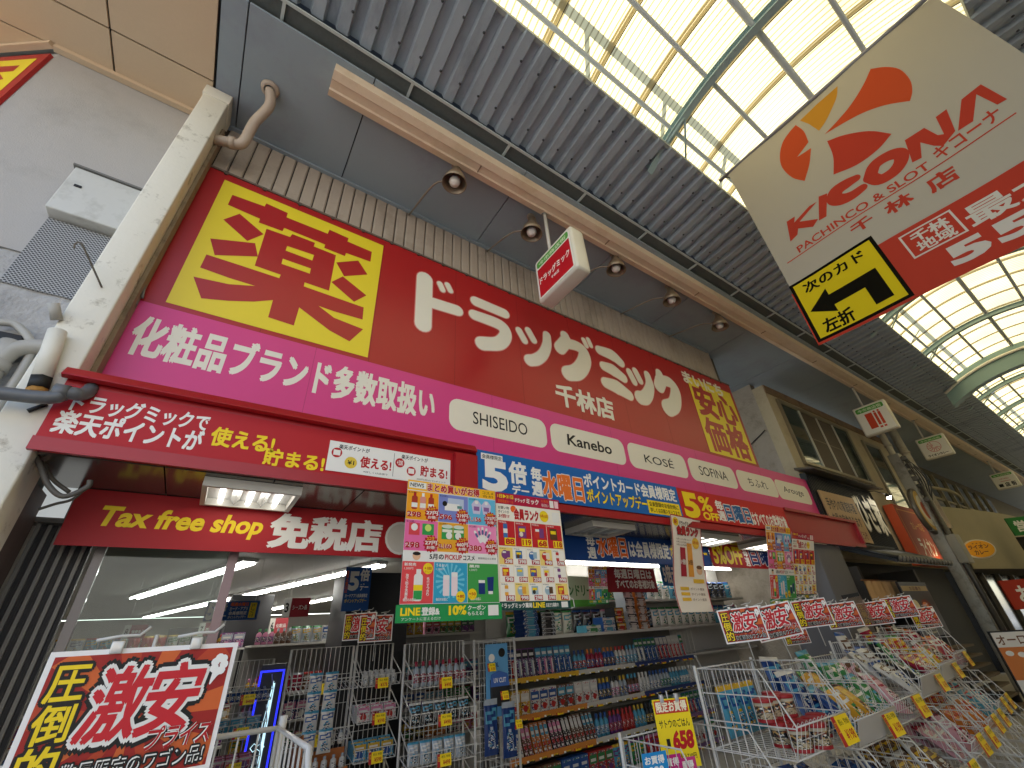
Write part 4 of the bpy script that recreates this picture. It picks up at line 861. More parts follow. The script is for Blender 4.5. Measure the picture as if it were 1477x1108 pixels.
p = kl(*Z2_(60, 572)); A.rect(p[0], p[1]-.005, KW-.25, p[1]+.006, FRED, 1)

for ch, ya, yb, za, zb in (('千', -3.125, -3.29, 4.535, 4.645), ('林', -3.395, -3.575, 4.51, 4.64), ('店', -3.685, -3.865, 4.48, 4.63)): A.text(ch, KY0-ya, za-KZ0, KY0-yb, zb-KZ0, FRED, 1, .03)
A.build('hall_lettering', kb)
A = WArt()
zr = kl(*Z2_(620, 455))[1]; zr1 = kl(*Z2_(55, 775))[1]; yx1 = kl(*Z2_(700, 600))[0]; yx0 = kl(*Z2_(155, 870))[0]
yz1 = kl(*Z2_(300, 570))[1]; yz0 = kl(*Z2_(500, 920))[1]
A.rect(0, 0, yx0-.01, zr1, FRED, 1); A.rect(yx0-.01, 0, yx1+.01, yz0, FRED, 1); A.rect(yx1, 0, KW, zr, FRED, 1)
A.rect(yx0, yz0, yx1, yz1, FBK, 2); A.rect(yx0+.03, yz0+.03, yx1-.03, yz1-.03, FYEL, 3)
yw, yh = yx1-yx0, yz1-yz0
A.text('次のカド', yx0+yw*.14, yz0+yh*.75, yx0+yw*.84, yz0+yh*.91, FBK, 4, .025); A.text('左折', yx0+yw*.13, yz0+yh*.07, yx0+yw*.46, yz0+yh*.27, FBK, 4, .03)
A.shape([(yx0+yw*a_, yz0+yh*b_) for a_, b_ in ((.08, .47), (.34, .68), (.34, .57), (.86, .57), (.86, .12), (.68, .12), (.68, .40), (.34, .40), (.34, .29))], FBK, 4)
fx0, fx1, fz0, fz1 = KY0+3.345, KY0+3.69, 4.005-KZ0, 4.265-KZ0
A.frame(fx0, fz0, fx1, fz1, .014, FWH, 2)
A.text('千林', fx0+.06, fz0+.135, fx1-.05, fz1-.03, FWH, 2, .035); A.text('地域', fx0+.06, fz0+.025, fx1-.05, fz0+.13, FWH, 2, .02)
for q_, ch in enumerate('最大級'): A.text(ch, KY0+3.725+.27*q_, 4.005-KZ0, KY0+3.725+.27*q_+.25, 4.20-KZ0, FWH, 2, .02)
for q_, ch in enumerate('550'): A.text(ch, KY0+3.50+.27*q_, 3.765-KZ0, KY0+3.50+.27*q_+.235, 3.955-KZ0, FWH, 2, .05)
A.build('direction_panel', kb)
a = MB(); a.tube([(-.12, 0, KH+.02), (KW+.15, 0, KH+.02)], .022, mat('#77767a', .5), 8); a.build('top_pole', kb)
a = MB(); a.tube([(-.05, 0, KH+.02), (.05, .85, KH+.5)], .012, STEEL, 6); a.tube([(KW*.9, 0, KH+.02), (KW*.9, .5, KH+.5)], .012, STEEL, 6); a.build('wire', kb)

# ================================================================== inside the shop
b = MB(); b.poly([(-.95, .46, .004), (14, .46, .004), (14, 16, .004), (-6, 16, .004), (-6, 5, .004)], mat('#8f8a80', .3, var=.05)); struct(b, 'shop_floor')
rm = thing('shop_interior', 'shop interior walls and pale grey ceiling behind the doorway', 'room')
a = MB(); a.box(-6, 14, .441, 16, 2.72, 2.75, mat('#a3a19a', .7, var=.03)); a.build('ceiling', rm)
a = MB(); a.box(-6, 14, 16, 16.1, 0, 2.7, mat('#b5b2aa', .8)); a.build('back_wall', rm)
a = MB(); a.prism([(-.96, .3, 0), (-1.0, .3, 0), (-6.1, 5, 0), (-6, 5, 0)], (0, 0, 2.7), mat('#77766f', .8)); a.box(-6.1, -6, 5, 16, 0, 2.7, mat('#77766f', .8)); a.build('left_wall', rm)
a = MB(); a.box(13.5, 13.6, .5, 16, 0, 2.7, mat('#8d8b86', .8)); a.build('right_wall', rm)
a = MB(); a.bbox(7.93, 8.85, -.30, .45, 0, 2.495, mat('#5f5d5f', .7, var=.05), .02); tag(a.build('door_pillar'), 'plain dark grey pillar at the right end of the doorway', 'pillar')
house('upper_wall', 'wall of the drugstore above its ceiling, behind the sign', -1.0, 7.8, .13, .3, 2.76, SZ-.01, mat('#5a544c', .8))
ang = math.radians(18); TB = mat((1, .98, .93), .4, emit=7.0)
def light_row(x, y, n, lab):
    for i in range(n):
        t = thing('tube_light', lab, 'ceiling light', (x-math.sin(ang)*1.32*i, y+math.cos(ang)*1.32*i, 2.718), (0, 0, ang), 'rows of tube lights on the shop ceiling')
        a = MB(); a.box(-.11, .11, 0, 1.25, -.05, -.001, mat('#c9c8c4', .4)); a.build('housing', t)
        for sx in (-.06, .06):
            a = MB(); a.tube([(sx, .02, -.068), (sx, 1.23, -.068)], .016, TB, 6); a.build('tube', t)
light_row(.54, 4.13, 4, 'bright twin tube light in the ceiling row nearest the glass door')
light_row(2.45, 4.0, 6, 'bright twin tube light in the ceiling row behind the blue hanging sign')
light_row(3.6, 7.7, 4, 'bright twin tube light far back beyond the black pillars')
light_row(.5, 9.8, 4, 'bright twin tube light farthest back behind the glass door')
light_row(6.6, 4.2, 4, 'bright twin tube light in the ceiling row over the centre shelves')

# shutter posts, glass door
for i in range(6):
    x = -.93+.045*i; a = MB(); a.box(x, x+.02, .40+.03*i, .47+.03*i, 0, 2.44, mat('#77736c', .45, .4, var=.1)); a.box(x+.0201, x+.043, .42+.03*i, .46+.03*i, 0, 2.44, mat('#211f1d', .6))
    tag(a.build('shutter_post'), 'grey metal post of the folded shutter left of the glass door', 'post', 'folded shutter posts at the left of the doorway')
a = MB(); a.box(-1.0, -.94, .05, .38, 0, 2.44, mat('#4b3a33', .7, var=.15)); tag(a.build('brown_post'), 'dark brown post between the rough wall and the folded shutter', 'post')
gd = thing('glass_door', 'sliding glass door with a slim grey frame at the left of the doorway', 'door', (0, .5, 0))
FRM = mat('#6f6a68', .4, .6)
a = MB(); a.box(-.62, -.57, -.02, .02, 0, 2.43, FRM); a.box(.13, .19, -.02, .02, 0, 2.43, mat('#806b6b', .35, .5)); a.box(-.569, .129, -.02, .02, 2.38, 2.43, FRM); a.box(-.569, .129, -.02, .02, 0, .1, FRM); a.build('frame', gd)
a = MB(); a.box(-.569, .129, -.004, .004, .101, 2.379, glass_mat('#c8d0cd', .02, .0)); a.build('pane', gd)

# hanging signs indoors
def in_sign(u, v, w_, h, y, col_, draw, lab, rz=0.0):
    p = at(u, v, y=y); t = thing('aisle_sign', lab, 'sign', p, (0, 0, rz)); a = MB(); a.box(0, w_, 0, .006, -h, 0, col_); a.build('panel', t)
    A = Art(); draw(A, w_, h); A.build('lettering', t)
    a = MB(); 
    for x in (.1*w_, .9*w_): a.tube([(x, .003, 0), (x, .003, 2.71-p.z)], .002, WIRE, 4)
    a.build('hanger', t)
def ds5(A, w_, h):
    A.text('5', w_*.03, -h*.95, w_*.18, -h*.05, WH, 1, .05); A.text('倍', w_*.2, -h*.5, w_*.38, -h*.05, WH, 1, .04); A.text('デー', w_*.2, -h*.92, w_*.4, -h*.58, WH, 1, .03)
    A.text('毎週水曜日', w_*.44, -h*.26, w_*.78, -h*.08, OR, 1, .03); A.text('カード・アプリ', w_*.44, -h*.5, w_*.78, -h*.3, WH, 1, .02); A.text('会員様限定', w_*.44, -h*.72, w_*.78, -h*.54, WH, 1, .02); A.text('ポイントアップデー', w_*.44, -h*.92, w_*.78, -h*.76, WH, 1, .02); A.rect(w_*.82, -h*.9, w_*.95, -h*.1, YL, 1); A.text('詳しくは', w_*.85, -h*.85, w_*.92, -h*.15, BK, 2, stack=True)
in_sign(300, 868, .63, .235, 4.2, pr('#134f96'), ds5, 'blue five times points sign hanging in the shop beside the glass door', -.1)
def ds6(A, w_, h):
    A.text('5', w_*.15, -h*.55, w_*.55, -h*.1, WH, 1, .05); A.text('倍', w_*.58, -h*.32, w_*.92, -h*.06, WH, 1, .04); A.text('デー', w_*.6, -h*.55, w_*.92, -h*.38, WH, 1, .03); A.text('毎週水曜日は', w_*.04, -h*.6, w_*.13, -h*.08, OR, 1, .02, stack=True)
    A.text('カードアプリ会員様限定', w_*.08, -h*.7, w_*.92, -h*.62, WH, 1, .02); A.text('ポイントアップデー', w_*.08, -h*.82, w_*.9, -h*.73, YL, 1, .02)
in_sign(500, 818, .345, .54, 3.0, pr('#134f96'), ds6, 'tall blue five times points sign hanging by the black pillar', -.1)
def dnum(n, t_):
    def f_(A, w_, h):
        A.rect(0, -h, w_*.28, 0, WH, 1); A.text(n, w_*.07, -h*.75, w_*.21, -h*.25, BK, 2, .03); A.text(t_, w_*.36, -h*.62, w_*.9, -h*.38, WH, 1, .02)
    return f_
in_sign(411, 863, .37, .26, 4.5, pr('#8e1a26'), dnum('3', 'シーズン品'), 'dark red aisle sign with number 3', -.1)
in_sign(181, 902, .29, .19, 6.2, pr('#8e1a26'), dnum('8', '健康食品'), 'dark red aisle sign with number 8 behind the glass door', -.1)
in_sign(289, 899, .3, .2, 6.5, pr('#8e1a26'), dnum('7', '医薬品'), 'dark red aisle sign with number 7 just right of the glass door frame', -.1)
in_sign(391, 892, .3, .25, 6.5, pr('#b9464c'), dnum('6', '化粧品'), 'pale red aisle sign with number 6 behind the number 3 sign', -.1)
def dland(A, w_, h): A.rect(0, -h, w_, -h*.78, pr('#4f9a3a'), 1); A.text('ランドリー', w_*.2, -h*.66, w_*.95, -h*.3, pr('#2f6a33'), 1, .03)
in_sign(796, 830, .8, .4, 1.6, pr('#a6b59a'), dland, 'pale green laundry sign over the shelves behind the flyers', .05)
def dred(A, w_, h): A.text('毎週日曜日は', w_*.16, -h*.45, w_*.92, -h*.08, WH, 1, .03); A.text('すべてのお客様対象', w_*.16, -h*.85, w_*.95, -h*.5, WH, 1, .03)
in_sign(872, 817, 1.15, .34, 1.3, pr('#8c1420'), dred, 'dark red every Sunday sign hanging above the centre shelves', .05)
in_sign(950, 812, .6, .34, 1.35, pr('#1c62a0'), lambda A, w_, h: A.text('5倍デー', w_*.1, -h*.85, w_*.95, -h*.1, WH, 1, .04), 'blue points sign hanging right of the dark red Sunday sign', .05)
# black pillars and dark back shelving
def px_block(name, lab, cat, u0, u1, vt, y, d, m, zb=0):
    p = at(u0, vt, y=y); q = at(u1, vt, y=y); a = MB(); a.bbox(p.x, q.x, y, y+d, zb, (p.z+q.z)/2, m, .01); return tag(a.build(name), lab, cat)
BP = mat('#18181a', .45)
px_block('black_pillar', 'wide matte black pillar behind the wire rack of mask packs', 'pillar', 506, 592, 826, 3.3, .9, BP)
px_block('black_cabinet', 'big matte black cabinet near the number 3 sign', 'cabinet', 336, 397, 858, 7.2, .8, BP)
px_block('black_cabinet', 'lower matte black shelf unit back left of the rack, behind the number 8 sign', 'cabinet', 245, 335, 905, 9.0, .8, BP)

# ---- merchandise prototypes
COLS = ['#c8302b', '#e8e4da', '#2c5aa0', '#e3b52c', '#3a8a4c', '#7a3f84', '#e58fb0', '#2a2a2c', '#58a8c4', '#d97b2b', '#b9c2c8', '#6b4a33', '#a81c3c', '#1d3f7c']
def product(kind, c1, c2, c3, w_, h, d):
    a = MB(); c1, c2, c3 = [tuple(q*.62 for q in lin(c)) for c in (c1, c2, c3)]; m1, m2, m3 = pr(c1), pr(c2), pr(c3); wh = pr('#c9c5bc'); bk = pr('#26221f')
    if kind == 'box':
        a.box(-w_/2, w_/2, 0, d, 0, h, m1); bz = busy(c1, c2, c3)
        a.poly([(-w_/2+.003, -.0004, .003), (w_/2-.003, -.0004, .003), (w_/2-.003, -.0004, h*.96), (-w_/2+.003, -.0004, h*.96)], bz)
        a.poly([(-w_/2+.004, -.0008, h*.55), (w_/2-.004, -.0008, h*.55), (w_/2-.004, -.0008, h*.88), (-w_/2+.004, -.0008, h*.88)], m2)
        a.poly([(-w_*.35, -.0016, h*.63), (w_*.3, -.0016, h*.63), (w_*.3, -.0016, h*.74), (-w_*.35, -.0016, h*.74)], wh)
        a.poly([(w_*.25*math.cos(k*.628), -.0008, h*.27+w_*.25*math.sin(k*.628)) for k in range(10)], m3)
        a.poly([(-w_*.42, -.0016, h*.08), (w_*.1, -.0016, h*.08), (w_*.1, -.0016, h*.14), (-w_*.42, -.0016, h*.14)], wh)
    elif kind == 'bottle':
        r = w_/2; a.lathe([(0, 0), (r, .002), (r, h*.6), (r*.85, h*.7), (r*.4, h*.76), (r*.4, h*.8)], (0, r, 0), (0, 0, 1), m1, 12); a.lathe([(r*.5, h*.8), (r*.5, h*.97), (r*.35, h), (0, h)], (0, r, 0), (0, 0, 1), m3, 12)
        a.lathe([(r*1.015, h*.15), (r*1.015, h*.5)], (0, r, 0), (0, 0, 1), busy(c2, c1, c3, .3, 90), 12)
    elif kind == 'card':
        a.box(-w_/2, w_/2, 0, .002, 0, h, m1); a.poly([(-w_*.47, -.0004, .004), (w_*.47, -.0004, .004), (w_*.47, -.0004, h*.66), (-w_*.47, -.0004, h*.66)], busy(c1, c3, c2)); a.poly([(-w_*.46, -.0008, h*.66), (w_*.46, -.0008, h*.66), (w_*.46, -.0008, h*.96), (-w_*.46, -.0008, h*.96)], m2)
        a.poly([(-w_*.36, -.0016, h*.74), (w_*.36, -.0016, h*.74), (w_*.36, -.0016, h*.84), (-w_*.36, -.0016, h*.84)], wh); a.bbox(-w_*.22, w_*.22, -.018, -.001, h*.08, h*.6, mat(c3, .15), .006)
        a.bbox(-w_*.07, w_*.07, -.024, -.019, h*.12, h*.56, wh, .002)
    elif kind == 'pouch':
        n, k = 12, 18; V = []; ms = []
        for side in (0, 1):
            for j in range(k+1):
                for i in range(n+1):
                    u, v = i/n, j/k; e = (max(0, math.sin(PI*u))**.6)*(max(0, math.sin(PI*v))**.5); wr = .006*math.sin(u*17+v*9)*e
                    V.append(((u-.5)*w_*(1-.05*math.sin(v*PI)), (-1 if side == 0 else 1)*(d/2*e+wr)+d/2, v*h))
        o = len(a.v); a.v += V; N = (n+1)*(k+1); gm = [mat(c1, .2, var=.12, scale=14), mat(c2, .2, var=.08, scale=20), mat(c3, .2), busy(c1, c2, c3, .2, 75)]
        for side in (0, 1):
            for j in range(k):
                for i in range(n):
                    q = side*N+j*(n+1)+i; a.f.append([o+q, o+q+1, o+q+n+2, o+q+n+1]); u, v = (i+.5)/n, (j+.5)/k
                    c = gm[0]
                    if .58 < v-.12*(u-.5) < .8 and .08 < u < .92: c = gm[1]
                    if .64 < v-.12*(u-.5) < .73 and .16 < u < .84: c = gm[0]
                    if (u-.5)**2+((v-.3)*1.4)**2 < .07: c = gm[3] if (u-.5)**2+((v-.3)*1.4)**2 < .05 else gm[2]
                    if v < .14 and u > .3: c = gm[3]
                    if v > .9 or v < .1: c = gm[2] if v > .9 else gm[0]
                    a.m.append(a.mi(c)); a.sm.append(True)
    elif kind == 'jar':
        r = w_/2; a.lathe([(0, 0), (r*.92, .003), (r*.95, h*.3), (r, h*.82), (r*.9, h*.86)], (0, r, 0), (0, 0, 1), m1, 16)
        a.lathe([(r*1.05, h*.84), (r*1.07, h*.86), (r*1.07, h*.98), (r*1.0, h), (0, h)], (0, r, 0), (0, 0, 1), m2, 16); a.lathe([(r*.985, h*.12), (r*.995, h*.42)], (0, r, 0), (0, 0, 1), busy('#a89878', '#8d7a58', c3, .35, 110), 16)
        a.lathe([(r*1.0, h*.42), (r*1.01, h*.7)], (0, r, 0), (0, 0, 1), busy(c3, '#7a3a22', '#b08a50', .35, 60), 16); a.lathe([(r*1.0, .0), (r*1.02, .012), (r*.98, .02)], (0, r, 0), (0, 0, 1), m2, 16)
    me = a.build('product'); return me
CN = {'#c8302b': 'red', '#e8e4da': 'white', '#2c5aa0': 'blue', '#e3b52c': 'yellow', '#3a8a4c': 'green', '#7a3f84': 'purple', '#e58fb0': 'pink', '#2a2a2c': 'black', '#58a8c4': 'light blue', '#d97b2b': 'orange', '#b9c2c8': 'silver', '#6b4a33': 'brown', '#a81c3c': 'crimson', '#1d3f7c': 'navy'}
CN.update({'#d9a02b': 'golden yellow', '#d8a0ac': 'rose', '#d8c9a8': 'cream', '#7d5136': 'brown', '#b8282c': 'red'})
KN = {'box': ('boxed_product', 'box', 'boxed product'), 'bottle': ('bottle', 'bottle', 'bottle'), 'card': ('carded_product', 'carded pack', 'pack'), 'pouch': ('snack_bag', 'bag', 'bag'), 'jar': ('food_jar', 'jar', 'jar')}
_pm = {}
def put(kind, cols, dims, loc, rz, where, rx=0, ry=0):
    key = (kind, cols, dims)
    if key not in _pm:
        o = product(kind, *cols, *dims); _pm[key] = o.data; bpy.data.objects.remove(o)
    nm, ln, ct = KN[kind]; o = bpy.data.objects.new(nm, _pm[key]); C.objects.link(o); o.location = loc; o.rotation_euler = (rx, ry, rz)
    c2 = CN[cols[1]] if cols[1] != cols[0] else CN[cols[2]]
    pl = {'box': 'boxes', 'bottle': 'bottles', 'card': 'carded packs', 'pouch': 'bags', 'jar': 'jars'}[kind]
    lab = CN[cols[0]]+' '+ln+' with '+c2+' label '+where; return tag(o, lab, ct, CN[cols[0]]+' and '+c2+' '+pl+' '+where)
PRI = {}
def price_tag(parent, x, y, z, w_=.1, h=.07, txt='198', m=None, tilt=-.25, rz=0, name='price_tag'):
    key = (txt, w_, h, m)
    if key not in PRI:
        A = Art(); A.box(-w_/2, w_/2, 0, .001, 0, h, m or YL)
        if m is None: A.rect(-w_/2, 0, -w_*.3, h, pr('#b0242a'), 1); A.frame(-w_*.44, h*.45, -w_*.33, h*.8, .003, YL, 2); A.text('税込 特価', -w_*.2, h*.66, w_*.42, h*.86, BK, 1); A.text('¥'+txt, -w_*.1, h*.14, w_*.42, h*.5, RD, 1, .015)
        else: A.rect(-w_*.46, h*.12, -w_*.2, h*.88, WH, 1); A.text(txt, -w_*.12, h*.2, w_*.42, h*.75, YL, 1, .03)
        q = A.build('price_tag'); PRI[key] = q.data; bpy.data.objects.remove(q)
    kids = [c for c in parent.children if c.name.split('.')[0] in ('basket', 'shelf_board', 'basket_shelf')]
    if kids: parent = min(kids, key=lambda c: abs(sum(v[2] for v in c.bound_box)/8-z))
    o = bpy.data.objects.new(name, PRI[key]); C.objects.link(o); o.parent = parent; o.location = (x, y, z); o.rotation_euler = (tilt, 0, rz); return o

# ---- centre gondola
GX0, GX1, GY = 3.12, 7.0, 1.5; GR = math.radians(2.5)
gn = thing('shelf_gondola', 'long white shop shelf unit in the middle of the doorway filled with toiletries', 'shelf', (GX0, GY, 0), (0, 0, GR)); GL = GX1-GX0
SHW = mat('#b7b4ac', .45); 
a = MB(); a.box(0, GL, .42, .45, .05, 1.48, mat('#6f6c66', .6)); a.build('back_panel', gn)
tiers = [(1.475, .5, '#b7b4ac'), (1.06, .0, '#b7b4ac'), (.72, -.10, '#b7b4ac'), (.38, -.2, '#b7b4ac'), (.08, -.26, '#b7b4ac')]
a = MB(); a.box(-.02, GL+.02, .02, .86, 1.455, 1.49, SHW); a.build('top_board', gn)
edge = ['#c89a2c', '#c47a34', '#c47a34', '#8a5a7c']
for k, (z, yo) in enumerate(((1.06, .06), (.72, -.02), (.38, -.1), (.05, -.14))):
    a = MB(); a.box(0, GL, yo, .419, z-.022, z, SHW); a.build('shelf_board', gn)
    a = MB(); xx = [0, GL*.33, GL*.62, GL]
    for j in range(3): a.box(xx[j], xx[j+1]-.004, yo-.012, yo-.001, z-.035, z+.02, pr([edge[k], '#b9b4aa', '#2a3a6a' if k < 2 else '#7a5a80'][j]))
    a.build('price_rail', gn)
    for i in range(22): price_tag(gn, .1+i*.175+rnd.uniform(-.02, .02), yo-.014, z-.042, .115, .064, rnd.choice(['798', '598', '398', '498', '980']), pr('#1b1916') if rnd.random() < .75 else None, -.1)
for x in (-.03, GL+.03):
    a = MB(); a.tube([(x, .0, 0), (x, -.02, .9), (x, .04, 1.05), (x, .3, 1.1)], .016, SHW, 8)
    for z in range(10): a.tube([(x, .0, .1+.09*z), (x, .42, .1+.09*z)], .004, WIRE, 4)
    for y in range(6): a.tube([(x, .02+.07*y, .05), (x, .02+.07*y, 1.42)], .004, WIRE, 4)
    a.build('wire_end', gn)
gm_ = Matrix.Translation((GX0, GY, 0)) @ Matrix.Rotation(GR, 4, 'Z')
def gput(kind, cols, dims, x, y, z, where, rx=0, rz=0): return put(kind, cols, dims, (gm_ @ Vector((x, y, z))), GR+rz, where, rx)
names = ['on the top row of the centre shelf unit', 'on the second row of the centre shelf unit', 'on the third row of the centre shelf unit', 'on the bottom row of the centre shelf unit']
for k, (z, yo, hmax) in enumerate(((1.06, .1, .33), (.72, .02, .27), (.38, -.06, .27), (.05, -.1, .27))):
    x = .07
    while x < GL-.08:
        sec_ = 0 if x < GL*.33 else 1 if x < GL*.62 else 2
        kind = [['card', 'bottle', 'card'], ['box', 'bottle', 'bottle'], ['box', 'bottle', 'card'], ['box', 'pouch', 'box']][k][sec_]
        if kind == 'box' and k == 2: dims = (.055, .28, .04)
        else: dims = {'card': (.092, .31 if k == 0 else .26, .02), 'bottle': (.07, .235, .07), 'box': (.13, .24, .1), 'pouch': (.15, .24, .06)}[kind]
        c = (rnd.choice(COLS), rnd.choice(COLS), rnd.choice(COLS))
        if sec_ == 0 and k in (1, 2): c = (rnd.choice(['#d97b2b', '#6b4a33', '#e8e4da', '#e3b52c', '#2a2a2c']), rnd.choice(['#2c5aa0', '#e8e4da', '#58a8c4', '#e58fb0']), '#c8302b')
        if sec_ == 2: c = (rnd.choice(['#2c5aa0', '#58a8c4', '#e8e4da', '#1d3f7c', '#b9c2c8']), rnd.choice(['#58a8c4', '#e8e4da', '#3a8a4c']), rnd.choice(['#e8e4da', '#2c5aa0', '#c8302b']))
        n = rnd.choice([2, 3, 3])
        for _ in range(n):
            if x > GL-.08: break
            gput(kind, c, dims, x, yo+(0 if kind != 'card' else .02), z+.0015, names[k], -.12 if kind == 'card' else (-.32 if k == 2 and kind == 'box' else 0)); x += dims[0]+.008
        x += .01
# stock on top of the gondola
x = .3
for n, (kind, c, dims, st) in enumerate((('box', ('#1d3f7c', '#2c5aa0', '#58a8c4'), (.24, .045, .2), 7), ('box', ('#2a2a2c', '#b9c2c8', '#2a2a2c'), (.24, .045, .2), 6), ('box', ('#58a8c4', '#e8e4da', '#3a8a4c'), (.3, .09, .2), 1), ('box', ('#2c5aa0', '#e8e4da', '#58a8c4'), (.26, .09, .2), 2), ('box', ('#2a2a2c', '#e3b52c', '#c8302b'), (.2, .1, .2), 3), ('box', ('#b9c2c8', '#2a2a2c', '#e8e4da'), (.22, .11, .2), 5), ('box', ('#d97b2b', '#6b4a33', '#e8e4da'), (.22, .11, .2), 5))):
    x += dims[0]+.06+(.5 if n == 2 else 0)
    for s_ in range(st): gput(kind, c, dims, x+rnd.uniform(-.01, .01), .12+rnd.uniform(0, .02), 1.491+s_*(dims[1]+.001), 'stacked on top of the centre shelf unit')
# lit shelf against the back right
bs = thing('wall_shelf', 'lit white wall shelf of detergent packs seen under the right end of the canopy', 'shelf', (6.7, 1.98, 0))
a = MB(); a.box(-3.2, 2.7, .45, .48, 0, 2.6, mat('#b5b3ad', .5)); a.build('back_panel', bs)
for z in (1.92, 1.5, 1.08, .6):
    a = MB(); a.box(-3.2, 2.7, 0, .449, z-.03, z, SHW); a.build('shelf_board', bs)
a = MB(); a.tube([(-3.1, .03, 2.46), (2.6, .03, 2.46)], .02, TB, 8); a.build('tube_light', bs); a = MB(); a.box(-3.2, 2.7, .0, .449, 2.5, 2.56, SHW); a.build('canopy', bs)
for z, nm in ((1.92, 'on the top row of the lit wall shelf'), (1.5, 'on the middle row of the lit wall shelf')):
    x = -3.0
    while x < 2.5:
        c = rnd.choice([('#58a8c4', '#e8e4da', '#2c5aa0'), ('#3a8a4c', '#e8e4da', '#e3b52c'), ('#2a2a2c', '#b9c2c8', '#2c5aa0'), ('#e8e4da', '#58a8c4', '#3a8a4c'), ('#b9c2c8', '#2a2a2c', '#e58fb0')])
        for _ in range(3):
            if x < 2.5: put('pouch', c, (.19, .3, .1), (6.7+x, 2.04, z+.001), 0, nm); x += .2

for n_, (sx, sy, rz_, ln_, lab) in enumerate(((.9, 5.2, .12, 2.4, 'white aisle shelf of mixed boxes deep in the shop under the number 3 sign'), (-1.6, 6.4, .12, 2.6, 'white aisle shelf of mixed boxes deep in the shop behind the glass door'), (2.6, 4.2, .05, 1.9, 'white aisle shelf of mixed boxes just behind the bottle rack'))):
    t = thing('aisle_shelf', lab, 'shelf', (sx, sy, 0), (0, 0, rz_)); a = MB(); a.box(0, ln_, .4, .43, 0, 1.62, mat('#8d8b86', .5)); a.build('back_panel', t)
    mt = Matrix.Translation((sx, sy, 0)) @ Matrix.Rotation(rz_, 4, 'Z'); nm = ['under the number 3 sign', 'behind the glass door', 'behind the bottle rack'][n_]
    for k in range(4):
        z = .25+.36*k+(.0 if k < 3 else .3); a = MB(); a.box(0, ln_, 0, .399, z-.03, z, SHW); a.build('shelf_board', t); x = .1
        while x < ln_-.08:
            c = (rnd.choice(COLS), rnd.choice(COLS), rnd.choice(COLS)); kd, dm = rnd.choice([('box', (.13, .2, .1)), ('box', (.18, .24, .1)), ('bottle', (.08, .22, .08)), ('pouch', (.16, .24, .08))])
            for _ in range(rnd.choice([2, 3])):
                if x < ln_-.08: put(kd, c, dm, mt @ Vector((x, .06, z+.001)), rz_, 'on the aisle shelf '+nm); x += dm[0]+.012
# ---- wire display racks by the door
def wire_grid(a, x0, x1, z0, z1, y, nx, nz, r=.0035, m=None):
    for i in range(nx+1): x = x0+(x1-x0)*i/nx; a.tube([(x, y, z0), (x, y, z1)], r, m or WIRE, 4)
    for j in range(nz+1): z = z0+(z1-z0)*j/nz; a.tube([(x0, y-.004, z), (x1, y-.004, z)], r, m or WIRE, 4)
def rack(lab, X, Y, rz, wd, H, nsh, side=.3):
    t = thing('wire_rack', lab, 'rack', (X, Y, 0), (0, 0, rz))
    a = MB(); wire_grid(a, 0, wd, .1, H, .26, max(6, int(wd/.045)), 6); a.build('back_grid', t)
    a = MB()
    for x in (0, wd): a.tube([(x, .27, 0), (x, .27, H)], .012, WIRE, 8); a.tube([(x, .27, .02), (x, -.2, .02)], .012, WIRE, 8)
    a.build('frame', t)
    for k in range(nsh):
        z = H-.32-k*(H-.4)/nsh*1.0; a = MB()
        n = int(wd/.04)
        for i in range(n+1):
            x = wd*i/n; a.tube([(x, .255, z+.02), (x, .0, z-.03), (x, -.02, z+.06)], .0025, WIRE, 4)
        for x in (0, wd): a.tube([(x, .255, z+.2), (x, -.02, z+.06), (x, 0, z-.03), (x, .255, z+.02)], .005, WIRE, 5)
        for yy, zz in ((-.02, z+.06), (0, z-.03), (.255, z+.02)): a.tube([(0, yy, zz), (wd, yy, zz)], .004, WIRE, 5)
        a.build('basket_shelf', t)
        for q in range(max(1, int(wd/.32))): price_tag(t, wd*(q+.5)/max(1, int(wd/.32)), -.03, z-.05, .13, .085, rnd.choice(['598', '715', '498', '1300', '378']), None, -.15)
    return t
def stock(X, Y, rz, wd, H, nsh, kinds, where):
    mt = Matrix.Translation((X, Y, 0)) @ Matrix.Rotation(rz, 4, 'Z')
    for k in range(nsh):
        z = H-.32-k*(H-.4)/nsh; x = .06; kd, c, dims = kinds[k % len(kinds)]; dims = tuple(q*.8 for q in dims)
        while x < wd-.04:
            put(kd, c, dims, mt @ Vector((x, .03, z-.02)), rz, where, -.15)
            if dims[1] < .13 or kd == 'box': put(kd, c, dims, mt @ Vector((x, .03+dims[2]+.02, z-.01)), rz, where, -.1)
            x += dims[0]+.008
p = at(598, 925, y=.95); q = at(742, 905, y=.95); RW = q.x-p.x
rack('white wire rack of bottles and mask packs behind the bulk buy flyer', p.x, .95, -.05, RW*.55, 1.50, 4)
stock(p.x, .95, -.05, RW*.55, 1.50, 4, [('bottle', ('#b9c2c8', '#a81c3c', '#a81c3c'), (.075, .25, .075)), ('pouch', ('#2a2a2c', '#58a8c4', '#e8e4da'), (.14, .2, .05)), ('pouch', ('#b9c2c8', '#e8e4da', '#58a8c4'), (.13, .2, .05)), ('bottle', ('#d97b2b', '#e8e4da', '#2c5aa0'), (.08, .2, .08))], 'in the wire rack behind the bulk buy flyer')
r2 = thing('hook_rack', 'white wire hook panel with large blue mask packs, left of the centre shelf unit', 'rack', (p.x+RW*.58, .9, 0), (0, 0, -.05))
a = MB(); wire_grid(a, 0, RW*.42, .1, 1.48, .1, 9, 22); a.build('grid', r2); a = MB(); a.tube([(0, .1, 0), (0, .1, 1.5)], .012, WIRE, 8); a.tube([(RW*.42, .1, 0), (RW*.42, .1, 1.5)], .012, WIRE, 8); a.build('frame', r2)
